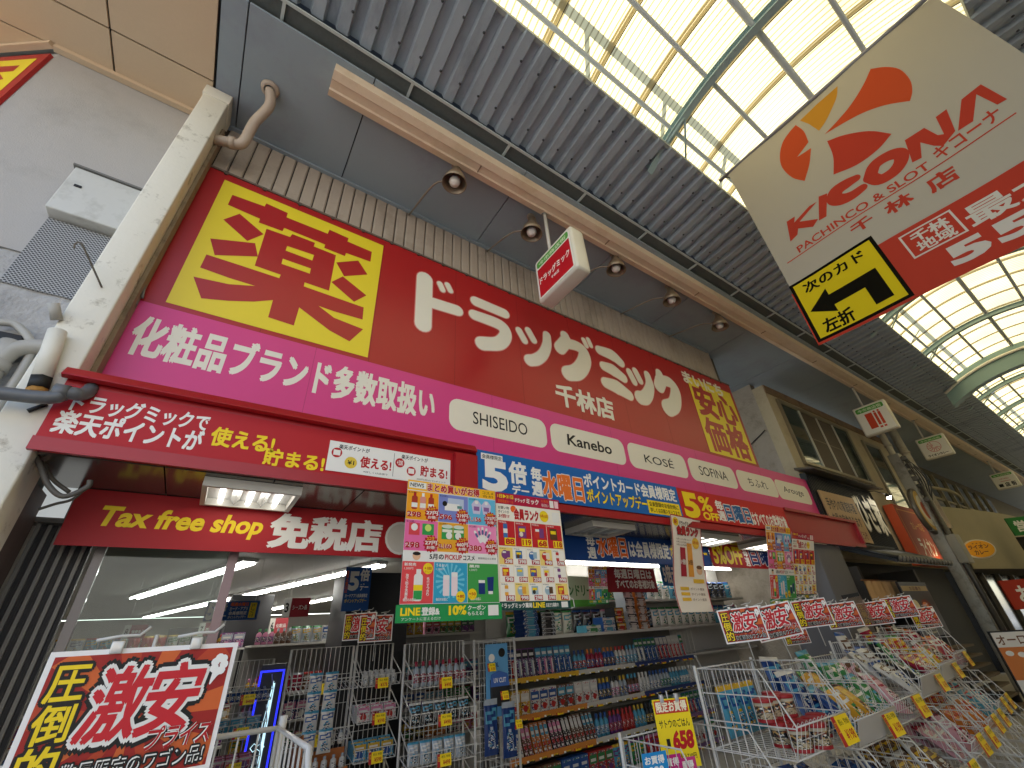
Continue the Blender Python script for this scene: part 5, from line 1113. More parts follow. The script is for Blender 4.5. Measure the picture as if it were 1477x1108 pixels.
for k in range(3): price_tag(r2, RW*(.12+.12*k), -.02, 1.22-.24*k, .09, .07, '1300')
mp = thing('mask_pack', 'large blue carded mask pack with a black cover hanging on the hook panel', 'pack', (p.x+RW*.78, .93, .95), (0, 0, -.05))
a = MB(); a.box(-.13, .13, 0, .004, -.1, .5, pr('#5f9cc8')); a.bbox(-.09, .12, -.03, -.001, -.02, .2, mat('#17181c', .6), .012); a.build('card', mp)
A = Art(); A.disc(.06, .42, .04, BK, 1); A.disc(-.06, .38, .035, WH, 1); A.text('COOL', -.1, .3, .02, .34, DBL, 1, .03); A.shape([(-.1, .14), (.12, .14), (.1, .24), (.0, .27), (-.09, .24)], pr('#3c62a8'), 54); A.text('UV CUT', -.06, .17, .08, .21, WH, 55, .02); A.build('printed_artwork', mp)
for k, (dx, dz) in enumerate(((-.02, -.32), (.17, -.36))):
    o = put('pouch', ('#1d3f7c', '#58a8c4', '#b9c2c8'), (.15, .42, .03), (p.x+RW*.7+dx, .88-.02*k, .9+dz), -.05, 'hanging on the hook panel below the mask pack')
p = at(430, 940, y=1.5); q = at(580, 930, y=1.5)
rack('white wire rack of boxed goods with gift boxes, left of the bottle rack', p.x+.62, 1.5, 0, q.x-p.x-.62, 1.52, 4)
stock(p.x+.62, 1.5, 0, q.x-p.x-.62, 1.52, 4, [('bottle', ('#e8e4da', '#b9c2c8', '#e8e4da'), (.06, .14, .06)), ('box', ('#e8e4da', '#e58fb0', '#c8302b'), (.15, .15, .1)), ('box', ('#58a8c4', '#e3b52c', '#2c5aa0'), (.15, .16, .1)), ('box', ('#e3b52c', '#58a8c4', '#e8e4da'), (.16, .12, .1))], 'in the wire rack left of the bottle rack')
rack('white wire rack hung with white packs in the middle of the doorway', p.x, 1.55, 0, .6, 1.52, 3)
for k in range(8): put('pouch', ('#e8e4da', '#2c5aa0', '#58a8c4'), (.12, .17, .04), (p.x+.2+.14*(k % 2), 1.5-.012*(k//2), 1.15-.14*(k//2)), 0, 'hanging in a column on the middle wire rack')
a = MB(); bx0 = thing('carton_display', 'orange brown carton display of small white bottles on the middle wire rack', 'display', (p.x+.15, 1.32, .38), (-.25, 0, 0))
for j in range(3): a.box(0, .42, .0+.12*j, .11+.12*j, .15*j, .15*j+.12, mat('#a8622a', .7))
a.box(-.012, -.001, -.02, .36, 0, .52, mat('#a8622a', .7)); a.build('carton', bx0)
for j in range(3):
    for i in range(5):
        o = put('bottle', ('#e8e4da', '#e8e4da', '#b9c2c8'), (.05, .1, .05), Vector((p.x+.21+.075*i, 1.34+.12*j, .46+.15*j)), 0, 'in the orange brown carton display')
p = at(338, 935, y=2.2); stp = at(412, 925, y=2.2)
rack('white wire rack of pale blue and purple packs behind the wagon placard', p.x-.4, 2.4, 0, .85, 1.45, 4)
stock(p.x-.4, 2.4, 0, .85, 1.45, 4, [('bottle', ('#2c5aa0', '#e8e4da', '#b9c2c8'), (.06, .12, .06)), ('pouch', ('#58a8c4', '#b9c2c8', '#e8e4da'), (.16, .17, .06)), ('box', ('#a81c3c', '#e58fb0', '#7a3f84'), (.13, .12, .08)), ('box', ('#3a8a4c', '#e8e4da', '#58a8c4'), (.13, .14, .08))], 'in the wire rack behind the wagon placard')
# lit drinks cooler
q0 = at(376, 968, y=2.6); q1 = at(411, 966, y=2.6); cl = thing('drinks_cooler', 'slim drinks cooler with a glowing blue edged glass door', 'cooler', (q0.x, 2.6, 0), (0, 0, -.2))
cw = q1.x-q0.x; cz = q0.z
a = MB(); a.box(0, cw, .03, .5, 0, cz+.05, mat('#17181d', .5)); a.build('case', cl)
BLED = mat((.02, .03, 1.0), .5, emit=.35); WLED = mat((.6, .9, 1), .5, emit=.25)
a = MB(); t_ = .018
for x0, x1, z0, z1 in ((0, cw, cz-t_, cz), (0, cw, .12, .12+t_), (0, t_, .12+t_, cz-t_), (cw-t_, cw, .12+t_, cz-t_)): a.box(x0, x1, .0, .018, z0, z1, BLED)
a.build('door_frame', cl); a = MB(); a.box(cw-.1, cw-.075, .005, .029, .35, cz-.12, WLED); a.build('light_strip', cl)
a = MB(); a.tube([(cw*.62, .0, cz-.1), (cw*.30, .0, .3)], .004, WLED, 4); zc = cz*.52
a.tube([(cw*.2, 0, zc), (cw*.32, 0, zc+.035), (cw*.45, 0, zc+.01), (cw*.58, 0, zc+.035), (cw*.72, 0, zc)], .004, WLED, 4); a.tube([(cw*.2, 0, zc), (cw*.32, 0, zc-.03), (cw*.45, 0, zc-.01), (cw*.58, 0, zc-.03), (cw*.72, 0, zc)], .004, WLED, 4); a.build('neon_emblem', cl)
a = MB()
for k in range(4): a.box(.03, cw-.11, .012, .029, .3+.27*k, .32+.27*k, STEEL)
a.build('shelf', cl)

# ================================================================== sale wagons in front of the shop
BH, BW = .45, .74
def basket(a, W_, H_, x0=0, y0=0, z0=0, r=.0022, rr=.005):
    prof = [(0, 0), (0, H_), (-.46, H_), (-.60, H_*.36), (-.545, 0)]       # side outline: back, top, sloping front
    def pt(x, q): return (x0+x, y0+q[0], z0+q[1])
    for x in (0, W_):
        a.tube([pt(x, q) for q in prof], rr, WIRE, 6, closed=True)
        a.tube([pt(x, (0, H_*.68)), pt(x, (-.525, H_*.68))], rr*.8, WIRE, 5); a.tube([pt(x, (0, H_*.34)), pt(x, (-.598, H_*.34))], rr*.8, WIRE, 5)
        for k in range(1, 10):
            y = -.6*k/10; top = H_ if y > -.46 else H_-(H_*.64)*(-y-.46)/.14; bot = 0 if y > -.545 else H_*.36*(-y-.545)/.055
            a.tube([pt(x, (y, bot)), pt(x, (y, top))], r, WIRE, 4)
    n = 14
    for k in range(n+1):
        x = W_*k/n; a.tube([pt(x, (.012, H_+.006)), pt(x, (0, H_-.01)), pt(x, (0, 0)), pt(x, (-.545, 0)), pt(x, (-.6, H_*.36)), pt(x, (-.588, H_*.36+.014)), pt(x, (-.575, H_*.36-.002))], r, WIRE, 4)
    for q in ((0, H_), (0, 0), (-.60, H_*.36), (-.545, 0)): a.tube([pt(0, q), pt(W_, q)], rr, WIRE, 6)
    for q in ((0, H_*.5), (-.28, -.003), (-.575, H_*.2)): a.tube([pt(0, q), pt(W_, q)], r, WIRE, 4)
wag = thing('sale_wagon', 'white wire sale wagon of red lidded jars nearest the doorway', 'wagon', (3.2, -1.09, 0), (0, 0, 0), 'white wire sale wagons in front of the shop')
for k, (z, y) in enumerate(((.77, 0), (.36, -.16), (.0, -.32))):
    a = MB(); basket(a, BW, BH if k == 0 else .36, 0, y, z+(.06 if k == 2 else 0)); a.build('basket', wag)
a = MB()
for x in (-.012, BW+.012):
    a.tube([(x, .015, .03), (x, .015, 1.24)], .011, WIRE, 8); a.tube([(x, .01, .05), (x, -.9, .05)], .011, WIRE, 8); a.tube([(x, -.52, .75), (x, -.88, .08)], .008, WIRE, 6)
a.build('frame', wag)
price_tag(wag, BW*.74, -.632, .78, .23, .15, '198', None, -.2); price_tag(wag, BW*.28, -.80, .38, .21, .14, '178', None, -.2); price_tag(wag, BW*.76, -.80, .38, .21, .14, '98', None, -.2)
wspots = [(4.0, -1.07, .0, -.07, 'white wire sale wagon of yellow and blue snack bags, second from the doorway'), (4.8, -1.03, .02, -.06, 'white wire sale wagon of pink and green bags, third from the doorway'), (5.66, -1.0, .04, .03, 'white wire sale wagon of white and brown bags, fourth from the doorway'), (6.5, -.95, .06, .06, 'white wire sale wagon of red and orange bags, fifth from the doorway'), (7.35, -.88, .08, .1, 'white wire sale wagon farthest from the doorway, beside the picture board')]
for k, (x, y, rz, dz, lab) in enumerate(wspots):
    wg = dup(wag, (x, y, dz), (0, 0, rz), lab)
    if k in (0, 2, 3): a = MB(); a.prism([(.02, -.611, .93), (.02, -.562, .785), (.02, -.559, .785), (.02, -.608, .93)], (BW-.04, 0, 0), mat('#b9b6b0', .3, spec=.6)); a.build('front_plate', wg)
WX = [(3.2, -1.09, 0)]+[(s[0], s[1], s[3]) for s in wspots]
jarc = ('#d8c9a8', '#b8282c', '#2a2a2c')
for (x, y, z) in ((.16, -.42, .775), (.32, -.44, .775), (.22, -.28, .775), (.38, -.28, .775), (.53, -.3, .775), (.30, -.2, .905), (.43, -.19, .905), (.55, -.2, .905), (.64, -.32, .775), (.60, -.17, .905), (.47, -.42, .775)):
    put('jar', jarc, (.125, .128, .125), (3.2+x, -1.09+y-.06, z), rnd.uniform(0, 6), 'in the first sale wagon')
fills = [[('#1d3f7c', '#58a8c4', '#e8e4da'), ('#1d3f7c', '#2c5aa0', '#58a8c4'), ('#d9a02b', '#e8e4da', '#3a8a4c'), ('#d9a02b', '#e3b52c', '#6b4a33')], [('#3a8a4c', '#e8e4da', '#58a8c4'), ('#d8a0ac', '#a81c3c', '#e8e4da'), ('#6b4a33', '#d8a0ac', '#e8e4da')], [('#e8e4da', '#6b4a33', '#2c5aa0'), ('#2a2a2c', '#e8e4da', '#3a8a4c'), ('#3a8a4c', '#e8e4da', '#2c5aa0')], [('#a81c3c', '#e3b52c', '#e8e4da'), ('#e3b52c', '#c8302b', '#3a8a4c'), ('#e3b52c', '#e8e4da', '#c8302b')], [('#6b4a33', '#c8302b', '#e8e4da'), ('#a81c3c', '#e8e4da', '#d97b2b')]]
onm = ['second', 'third', 'fourth', 'fifth', 'sixth']
for i, fs in enumerate(fills):
    X, Y, DZ = WX[i+1]; n = 0
    for k in range(9):
        c = fs[min(int((k % 4)/4*len(fs)), len(fs)-1)]; row = k//4
        put('pouch', c, (.215, .37, .09), (X+.11+.175*(k % 4)+(.08 if row == 2 else 0)+rnd.uniform(-.012, .012), Y-.54+.2*row+rnd.uniform(-.02, .02), .835+.06*row+DZ), rnd.uniform(-.3, .3), 'in the upper basket of the %s sale wagon' % onm[i], -.8+.25*row+rnd.uniform(-.15, .15), rnd.uniform(-.15, .15))
for i, (X, Y, DZ) in enumerate(WX):
    c = [('#1d3f7c', '#e8e4da', '#2c5aa0'), ('#2c5aa0', '#1d3f7c', '#e8e4da'), ('#6b4a33', '#e3b52c', '#e8e4da'), ('#d8a0ac', '#e8e4da', '#a81c3c'), ('#d97b2b', '#c8302b', '#e8e4da'), ('#58a8c4', '#a81c3c', '#e8e4da')][i]
    for k in range(8): put('pouch', c, (.21, .33, .085), (X+.11+.175*(k % 4), Y-.66+.2*(k//4), .38+.05*(k//4)+DZ), rnd.uniform(-.2, .2), 'in the lower basket of the %s sale wagon' % (['first']+onm)[i], -.8+rnd.uniform(-.1, .1))
c = ('#58a8c4', '#2c5aa0', '#e3b52c')
for k in range(4): put('pouch', c, (.15, .3, .05), (3.42+.12*k, -1.14, .80), rnd.uniform(-.2, .2), 'standing at the back of the first sale wagon', -.1)
# low wagons nearer the camera
lw = thing('low_wagon', 'low white wire wagon with a big yellow price card, left of the jar wagon', 'wagon', (2.5, -.92, 0), (0, 0, -.03))
a = MB(); basket(a, .66, .40, 0, 0, .50); a.build('basket', lw); a = MB()
for x in (-.012, .672): a.tube([(x, .01, .02), (x, .01, .93)], .011, WIRE, 8); a.tube([(x, .01, .03), (x, -.6, .03)], .011, WIRE, 8); a.tube([(x, -.5, .5), (x, -.55, .03)], .009, WIRE, 6)
a.build('frame', lw)
pcp = at(940, 1010, y=-1.0); q = at(973, 1005, y=-1.0); cw_ = .26
pc = thing('price_card', 'big yellow price card reading 658 clipped above the low wire wagon', 'price card', (pcp.x, -1.0, pcp.z-.36), (0, 0, math.radians(-25)))
a = MB(); a.box(0, cw_, 0, .002, 0, .36, pr('#efd21c')); a.build('card', pc)
A = Art(); A.rect(.01, .28, cw_-.01, .352, pr('#c0361f'), 1); A.text('限定お買得', .02, .29, cw_-.02, .345, pr('#f4e9c8'), 2, .035); A.text('サトウのごはん', .02, .205, cw_-.02, .25, BK, 1, .015); A.text('658', .09, .09, cw_-.02, .19, RD, 1, .06, shear=.1); A.rect(.05, .10, .075, .15, BK, 1); A.text('税込710円', .12, .04, .24, .07, BK, 1, .01); A.build('lettering', pc)
a = MB(); 
for x in (.07, .18): a.bbox(x-.012, x+.012, -.012, .014, .34, .385, mat('#bdbdbb', .3, .4), .004)
a.tube([(.12, .008, .4), (.12, .008, -.12)], .004, WIRE, 5); a.build('clip', pc)
for k, (cc, tx) in enumerate(((pr('#1f86c0'), '980'), (pr('#c01f78'), '598'), (pr('#c23a78'), '498'))):
    pk = at(925+22*k, 1088+4*k, y=-1.25); t = thing('price_label', ['blue', 'magenta', 'rose'][k]+' shop label on the front of the low wire wagon', 'label', pk, (0, 0, -.3)); a = MB(); a.box(0, .16, 0, .002, -.12, 0, cc); a.build('card', t); A = Art(); A.text('お買得', .015, -.05, .14, -.015, WH, 1, .03); A.text(tx, .03, -.105, .13, -.06, WH, 1, .04); A.build('lettering', t)
# wagon at the lower left with the large placard
w3 = thing('near_wagon', 'white wire wagon rim behind the large red placard at the lower left', 'wagon', (-.45, -1.55, 0))
a = MB(); basket(a, .78, .42, 0, 0, .87, .0035, .008); a.build('basket', w3); a = MB()
for x in (-.012, .792): a.tube([(x, .01, .02), (x, .01, 1.32)], .012, WIRE, 8); a.tube([(x, .01, .03), (x, -.6, .03)], .012, WIRE, 8); a.tube([(x, -.5, .87), (x, -.55, .03)], .01, WIRE, 6)
a.build('frame', w3)
PW, PH = .42, .297
def placard():
    t = thing('sale_placard', 'large red sale placard with yellow and white lettering at the lower left corner', 'placard', (0, 0, 0), (0, 0, 0), 'red sale placards clipped above the wagons')
    a = MB(); a.box(0, PW, 0, .003, -PH, 0, pr('#efebe6')); a.build('board', t)
    A = Art(); A.rect(.012, -PH+.012, PW-.012, -.012, pr('#a02018'), 1)
    cx, cz = PW*.5, -PH*.55; x0, x1, z0, z1 = .012, PW-.012, -PH+.012, -.012
    def edge(a_):
        dx, dz = math.cos(a_), math.sin(a_); t_ = min((x1-cx)/dx if dx > 1e-6 else (x0-cx)/dx if dx < -1e-6 else 9, (z1-cz)/dz if dz > 1e-6 else (z0-cz)/dz if dz < -1e-6 else 9); return (cx+dx*t_, cz+dz*t_)
    for k in range(11):
        a0, a1 = 6.283*k/11, 6.283*(k+.48)/11; A.shape([(cx, cz), edge(a0), edge((a0+a1)/2), edge(a1)], [pr('#d0622a'), pr('#b8401f')][k % 2], 2)
    A.text('圧倒的', .022, -PH+.02, .092, -.03, BK, 3, .11, stack=True); A.text('圧倒的', .022, -PH+.02, .092, -.03, YL, 6, .018, stack=True)
    for ch, xx in (('激', .10), ('安', .218)):
        for l, m_, b_ in ((3, BK, .15), (6, WH, .085), (9, pr('#c8202a'), .022)): A.text(ch, xx+.004, -.20, xx+.118, -.045, m_, l, b_, shear=.14)
    A.text('プライス', .255, -.235, .40, -.185, BK, 10.5, .1, shear=.1); A.text('プライス', .255, -.235, .40, -.185, WH, 11.2, .06, shear=.1); A.text('プライス', .255, -.235, .40, -.185, RD, 12, .02, shear=.1)
    A.text('数量限定のワゴン品!', .105, -PH+.022, .395, -PH+.06, BK, 10.5, .12); A.text('数量限定のワゴン品!', .105, -PH+.022, .395, -PH+.06, WH, 12, .012)
    for q in range(7): A.disc(.382+.012*math.cos(q*.9), -.055+.018*math.sin(q*.9), .011, pr('#f2efe8'), 12+.1*q, 10)
    A.stroke([(.378, -.075), (.37, -.1)], [.018, .004], pr('#f2efe8'), 11.5); A.build('printed_artwork', t)
    a = MB()
    for x in (.13, .31):
        a.bbox(x-.014, x+.014, -.013, .012, -.012, .018, mat('#c9c6bf', .2, .2), .004); a.tube([(x-.05, .004, .022), (x, .004, .03), (x+.04, .004, .03), (x+.06, .004, .05)], .004, WIRE, 6)
    a.build('clip', t)
    a = MB(); a.tube([(PW*.5, .012, .03), (PW*.5, .012, -PH-.2)], .005, WIRE, 6); a.build('stand', t); return t
pl0 = placard(); pl0.location = at(74, 941, y=-1.72); pl0.rotation_euler = (0, 0, math.radians(2))
gl = thing('plastic_sleeve', 'clear plastic sleeve clipped among the red placards on the wagons', 'sleeve', (0, 0, 0))
def plac(u, v, y, rz, lab, sc=.84, ry=-3): return dup(pl0, at(u, v, y=y), (0, math.radians(ry), math.radians(rz)), lab, None, (sc, 1, sc))
plac(1033, 881, -1.0, -42, 'leftmost of the three red sale placards above the jar wagon')
plac(1077, 880, -.98, -46, 'middle red sale placard above the jar wagon, partly behind the leftmost', .9, -8)
plac(1125, 904, -.4, -42, 'smallest red sale placard, low behind the middle placard above the jar wagon', .66)
plac(1139, 868, -.95, -40, 'upright red sale placard above the second wagon')
plac(1183, 873, -.85, -50, 'red sale placard behind the upright placard above the second wagon')
plac(1232, 871, -.9, -45, 'red sale placard half hidden by a plastic sleeve above the third wagon')
plac(1268, 864, -.85, -60, 'narrow tilted red sale placard above the fourth wagon')
plac(1308, 879, -.98, -38, 'red sale placard farthest right, above the fifth wagon')
plac(498, 886, 1.6, -40, 'dark red sale placard on the wire rack in the shop, left one', .8, 0); plac(520, 888, 1.45, -5, 'dark red sale placard on the wire rack in the shop, right one', .8, 0)
gl.location = at(1213, 862, y=-.95); gl.rotation_euler = (0, -.1, math.radians(-35)); a = MB(); a.box(0, .24, 0, .002, -.3, 0, glass_mat('#d9ccc9', .25, .12)); a.build('sheet', gl); a = MB(); a.box(.02, .22, -.01, .012, -.02, .02, DARK); a.build('clip', gl)

# ================================================================== the neighbours to the right
NBY = .1
def fq(pts, y, d, m, a=None):                                 # facade piece from measured corners, pushed back by d
    a = a or MB(); a.prism([at(u, v, y=y) for u, v in pts], (0, d, 0), m); return a
cb = thing('concrete_building', 'old beige concrete building to the right of the drugstore with a wide window', 'building')
NX0, NX1 = 9.6, 17.3; CW = mat('#b3a68b', .9, var=.12, scale=3, bump=.3, bscale=30, dirt='#9a8c72', dscale=1.6)
a = MB(); a.box(NX0, NX1, NBY, NBY+.25, 2.4, SZ-.15, CW); a.build('front_wall', cb)
a = MB(); a.box(NX0, NX0+.2, NBY+.2505, 6, 0, SZ+.4, CONC); a.build('side_wall', cb)
a = MB(); a.box(NX0-.01, NX1, NBY-.03, NBY-.001, 5.92, SZ-.16, mat('#8d7358', .8, var=.3, scale=3, dirt='#5f4a36', dscale=2)); a.build('top_band', cb)
a = MB(); a.tube(bez([(NX0-.015, NBY+.3, 5.1), (NX0-.02, NBY+1.0, 4.7), (NX0-.02, NBY+.8, 4.2), (NX0-.02, NBY+.4, 3.9), (NX0-.02, NBY+.2, 3.8)], 6), .012, BLACK, 6); a.build('wall_cable', cb)
def win(name, lab, x0, x1, z0, z1, n, y, brown=()):
    t = thing(name, lab, 'window'); fm = mat('#8c826c', .4, .4); a = MB()
    a.box(x0-.08, x1+.08, y-.05, y-.001, z1, z1+.08, fm); a.box(x0-.08, x1+.08, y-.07, y-.001, z0-.06, z0, fm); a.box(x0-.08, x0, y-.05, y-.001, z0, z1, fm); a.box(x1, x1+.08, y-.05, y-.001, z0, z1, fm); a.build('frame', t)
    a = MB()
    for i in range(1, n): x = x0+(x1-x0)*i/n; a.box(x-.025, x+.025, y-.045, y-.002, z0, z1, mat('#c9c5ba', .35, .3))
    a.build('mullion', t)
    for i in range(n):
        xa, xb = x0+(x1-x0)*i/n+.026, x0+(x1-x0)*(i+1)/n-.026
        if i == 0: xa = x0
        if i == n-1: xb = x1
        a = MB(); a.box(xa, xb, y-.02, y-.003, z0, z1, mat('#4a3c2c', .55, var=.08) if i in brown else mat('#2d3a36', .05, spec=1.0)); 
        if i in brown: a.box(xa, xb, y-.026, y-.021, (z0+z1)/2, (z0+z1)/2+.02, mat('#7b705c'))
        a.build('pane', t)
w0 = at(1120, 582, y=NBY); w1 = at(1226, 640, y=NBY); wz = at(1158, 672, y=NBY)
win('wide_window', 'wide four pane window with brown middle panes in the beige concrete building', w0.x+.1, 13.6, wz.z+.1, 5.75, 4, NBY, (1, 2))
w0 = at(1262, 655, y=NBY); win('tall_window', 'dark framed tall window right of the wide window, behind the utility pole', 14.6, 15.7, 3.6, 5.6, 1, NBY)
# black ribbed sign board of the neighbouring restaurant
bbd = thing('ribbed_signboard', 'black ribbed restaurant signboard with a small tiled cap and white brush letters', 'sign', (0, 0, 0))
BX0, BX1, BZ0, BZ1, BY = 9.42, 12.6, 2.62, 3.95, -.06
BKM = mat('#141311', .5, var=.2, scale=6)
a = MB(); a.box(BX0, BX1, BY, NBY-.05, BZ0, BZ1, BKM); x = BX0+.02
while x < BX1-.03: a.box(x, x+.03, BY-.018, BY-.001, BZ0+.02, BZ1-.05, BKM); x += .075
a.build('ribbed_panel', bbd)
a = MB(); a.prism([(BX0-.1, NBY-.04, BZ1+.12), (BX0-.1, BY-.22, BZ1+.03), (BX0-.1, BY-.22, BZ1), (BX0-.1, NBY-.04, BZ1+.07)], (BX1-BX0+.3, 0, 0), mat('#4a4237', .7, var=.2)); a.build('tiled_cap', bbd)
A = Art(); A.P = lambda x, z, l: (x, BY-.03-l*.004, z)
A.text('ひさ家', 11.2, 2.95, 12.45, 3.75, pr('#e6e0d2'), 2, .03); A.text('ひさ家', 11.2, 2.95, 12.45, 3.75, pr('#8d887c'), 1, .06); A.build('brush_lettering', bbd)
ts = thing('wooden_sign', 'tan sign with small dark writing on the black ribbed board', 'sign'); tx = at(1182, 712, y=BY-.05)
a = MB(); a.box(tx.x, 11.1, BY-.06, BY-.03, 2.68, 3.6, mat('#b3936a', .6, var=.1)); a.build('board', ts)
A = Art(); A.P = lambda x, z, l: (x, BY-.061-l*.001, z); A.text('手作りの家庭料理', tx.x+.12, 3.25, 10.95, 3.47, pr('#3a2a1c'), 1, .02); A.text('お昼の定食あります', tx.x+.12, 2.98, 10.95, 3.18, pr('#3a2a1c'), 1, .02); A.text('お気軽にどうぞ', tx.x+.6, 2.74, 10.95, 2.9, pr('#6b2a1c'), 1, .02); A.build('lettering', ts)
sp = thing('spot_lamp', 'small lit spot lamp at the corner of the black restaurant sign', 'lamp', (12.55, BY-.3, 3.72)); a = MB(); a.lathe([(.03, .08), (.055, 0)], (0, 0, 0), (0, .3, 1), DARK, 12); a.tube([(0, .02, .07), (0, .2, .2), (0, .3, .22)], .01, DARK, 6); a.build('hood', sp); a = MB(); a.lathe([(0, -.05), (.035, -.035), (.05, 0), (0, .01)], (0, 0, 0), (0, .3, 1), mat((1, .93, .75), .4, emit=22), 12); a.build('bulb', sp)
# little tiled roof and the dark entrance under it
tr = thing('tiled_awning', 'small black tiled roof over the dark restaurant entrance', 'awning'); TLM = mat('#1b1b1a', .4, var=.25, scale=8)
AX0, AX1 = 9.35, 12.2
a = MB(); a.prism([(AX0, -.08, 2.58), (AX0, -.85, 2.22), (AX0, -.85, 2.17), (AX0, -.08, 2.5)], (AX1-AX0, 0, 0), TLM); a.build('slab', tr)
a = MB(); x = AX0+.06
while x < AX1: a.tube([(x, -.09, 2.595), (x, -.87, 2.235)], .038, TLM, 8); a.lathe([(0, 0), (.045, 0), (.045, .02), (0, .025)], (x, -.87, 2.232), (0, -1, -.4), mat('#6b675f', .5), 10); x += .17
a.build('tile_row', tr)
a = MB(); a.box(AX0, AX1, -.1, .05, 2.59, 2.66, TLM); a.build('ridge', tr)
en = thing('restaurant_entrance', 'dark recessed restaurant entrance under the tiled roof', 'entrance'); a = MB(); a.box(9.4, 17.0, .4, .45, 0, 2.5, mat('#15120f', .7)); a.build('back_wall', en)
a = MB(); a.box(9.35, 9.45, -.25, .4, 0, 2.2, mat('#3a352f', .6)); a.build('post', en); a = MB(); a.box(12.1, 12.22, -.25, .4, 0, 2.2, mat('#3a352f', .6)); a.build('post', en)
nr = thing('short_curtain', 'short tan shop curtain hung in the restaurant entrance', 'curtain'); p = at(1246, 838, y=-.45)
for k in range(3):
    a = MB(); V = []
    for i in range(9):
        for z in (0, .3): V.append((p.x+.42*k+.4*i/8, -.45+.025*math.sin(i*1.3), p.z-z))
    a.add(V, [(2*i, 2*i+1, 2*i+3, 2*i+2) for i in range(8)], mat('#b08a5c', .8, var=.08), True); a.build('panel', nr)
a = MB(); a.tube([(p.x-.1, -.45, p.z+.01), (p.x+1.4, -.45, p.z+.01)], .012, BRN, 6); a.build('rod', nr)
mb_ = thing('menu_board', 'black menu board with a food picture in the restaurant entrance', 'board'); p = at(1297, 845, y=-.6); a = MB(); a.box(p.x, p.x+1.35, -.6, -.57, p.z-.75, p.z+.06, mat('#1d1512', .4)); a.build('board', mb_)
A = Art(); A.P = lambda x, z, l: (x, -.6-l*.001, z)
A.rect(p.x+.05, p.z-.08, p.x+1.3, p.z+.0, pr('#b59a68'), 1); A.text('お品書き', p.x+.4, p.z-.07, p.x+.95, p.z-.01, BRN, 2, .02); A.disc(p.x+.35, p.z-.3, .16, pr('#d9c9a0'), 1, rz=.09); A.disc(p.x+.85, p.z-.36, .26, pr('#7b2c18'), 1, rz=.15); A.disc(p.x+.8, p.z-.33, .15, pr('#d8792f'), 2, rz=.08); A.disc(p.x+.95, p.z-.4, .1, pr('#e8c27a'), 3, rz=.05)
for k in range(4): A.text('定食 780円', p.x+.2, p.z-.56-.05*k, p.x+.75, p.z-.53-.05*k, pr('#d8cfae'), 1)
A.build('printed_picture', mb_)
# orange curry shop sign, round sign, poles
os_ = thing('orange_sign', 'tall orange curry shop sign with white letters behind the pole', 'sign'); OY = -.15
c_ = [at(u, v, y=OY) for u, v in ((1288, 727), (1345, 752), (1378, 812), (1322, 798))]
ox0, ox1 = (c_[0].x+c_[3].x)/2, 15.2; oz0, oz1 = 2.35, c_[0].z
a = MB(); a.box(ox0, ox1, OY, NBY-.051, oz0, oz1, pr('#b0441c')); a.build('panel', os_); A = Art(); A.P = lambda x, z, l: (x, OY-.002-l*.001, z)
A.frame(ox0+.1, oz0+.1, ox1-.1, oz1-.1, .03, pr('#d88a3a'), 1); A.text('ライオン', ox0+.5, oz0+.2, ox1-.3, oz0+.62, pr('#e9e0cf'), 1, .03); A.text('カレーの店', ox0+.6, oz0+.8, ox1-.4, oz0+1.0, pr('#e0a860'), 1, .02); A.build('lettering', os_)
a = MB(); a.lathe([(.08, 0), (.05, .1), (0, .11)], (ox1-.5, OY-.25, oz0+.12), (0, 1, -1), mat((1, .8, .5), .4, emit=6), 12); tag(a.build('sign_lamp'), 'small warm lamp lighting the lower edge of the orange sign', 'lamp')
rd = thing('round_sign', 'round dark rimmed sign on the utility pole seen almost edge on', 'sign', at(1331, 737, y=-.55)); a = MB(); a.lathe([(0, -.05), (.5, -.05), (.53, -.03), (.53, .03), (.5, .05), (0, .05)], (0, 0, 0), (0, 1, 0), mat('#4d4740', .4), 32); a.build('rim', rd); A = Art(); A.P = lambda x, z, l: (x, -.051-l*.001, z); A.disc(0, 0, .46, pr('#c8a55a'), 1, 32); A.disc(0, 0, .36, pr('#d9d2c0'), 2, 32); A.disc(0, 0, .2, pr('#b5532c'), 3); A.build('printed_face', rd)
pp = at(1285, 640, y=-.55)
for k, (u0, v0, r_, lab, m_) in enumerate(((1279, 640, .07, 'slim white standpipe in front of the beige concrete building', '#a8a294'), (1300, 645, .10, 'thick pale downpipe in front of the beige concrete building', '#a8a294'))):
    p = at(u0, v0, y=-.5); pipe('standpipe', lab, 'pipe', [(p.x, -.5, 3.2 if k == 1 else 2.9), (p.x, -.5, SZ)], r_, mat(m_, .5, var=.12, dirt='#7d776a', dscale=4), 14, False, [((p.x, -.5, 4.2), (0, 0, 1)), ((p.x, -.5, 5.2), (0, 0, 1))])
p = at(1325, 720, y=-.55); up = thing('utility_pole', 'square pale steel utility post carrying cables and switch boxes', 'pole', (p.x, -.55, 0))
a = MB(); a.bbox(-.14, .14, -.12, .12, 0, 4.9, mat('#9a968c', .5, .3, var=.12, dirt='#6e685d', dscale=5), .02); a.build('post', up)
a = MB()
for k in range(7):
    z = 3.7+.17*k; a.tube([(-.2, -.14, z), (.22, -.14, z+.04)], .012, BLACK, 5); a.bbox(-.22+.05*(k % 3), -.1+.05*(k % 3), -.24, -.125, z-.05, z+.05, mat('#55524c', .5), .01)
for k in range(5): a.tube(bez([(-.12+.05*k, -.15, 4.8), (-.2+.09*k, -.22-.03*k, 4.2), (-.05+.03*k, -.16, 3.5), (-.1+.05*k, -.14, 2.6)], 5), .014, BLACK, 5)
a.build('cable_bundle', up); a = MB(); a.bbox(-.2, .2, -.3, -.121, 2.3, 2.9, mat('#8d897e', .5), .015); a.build('switch_box', up)
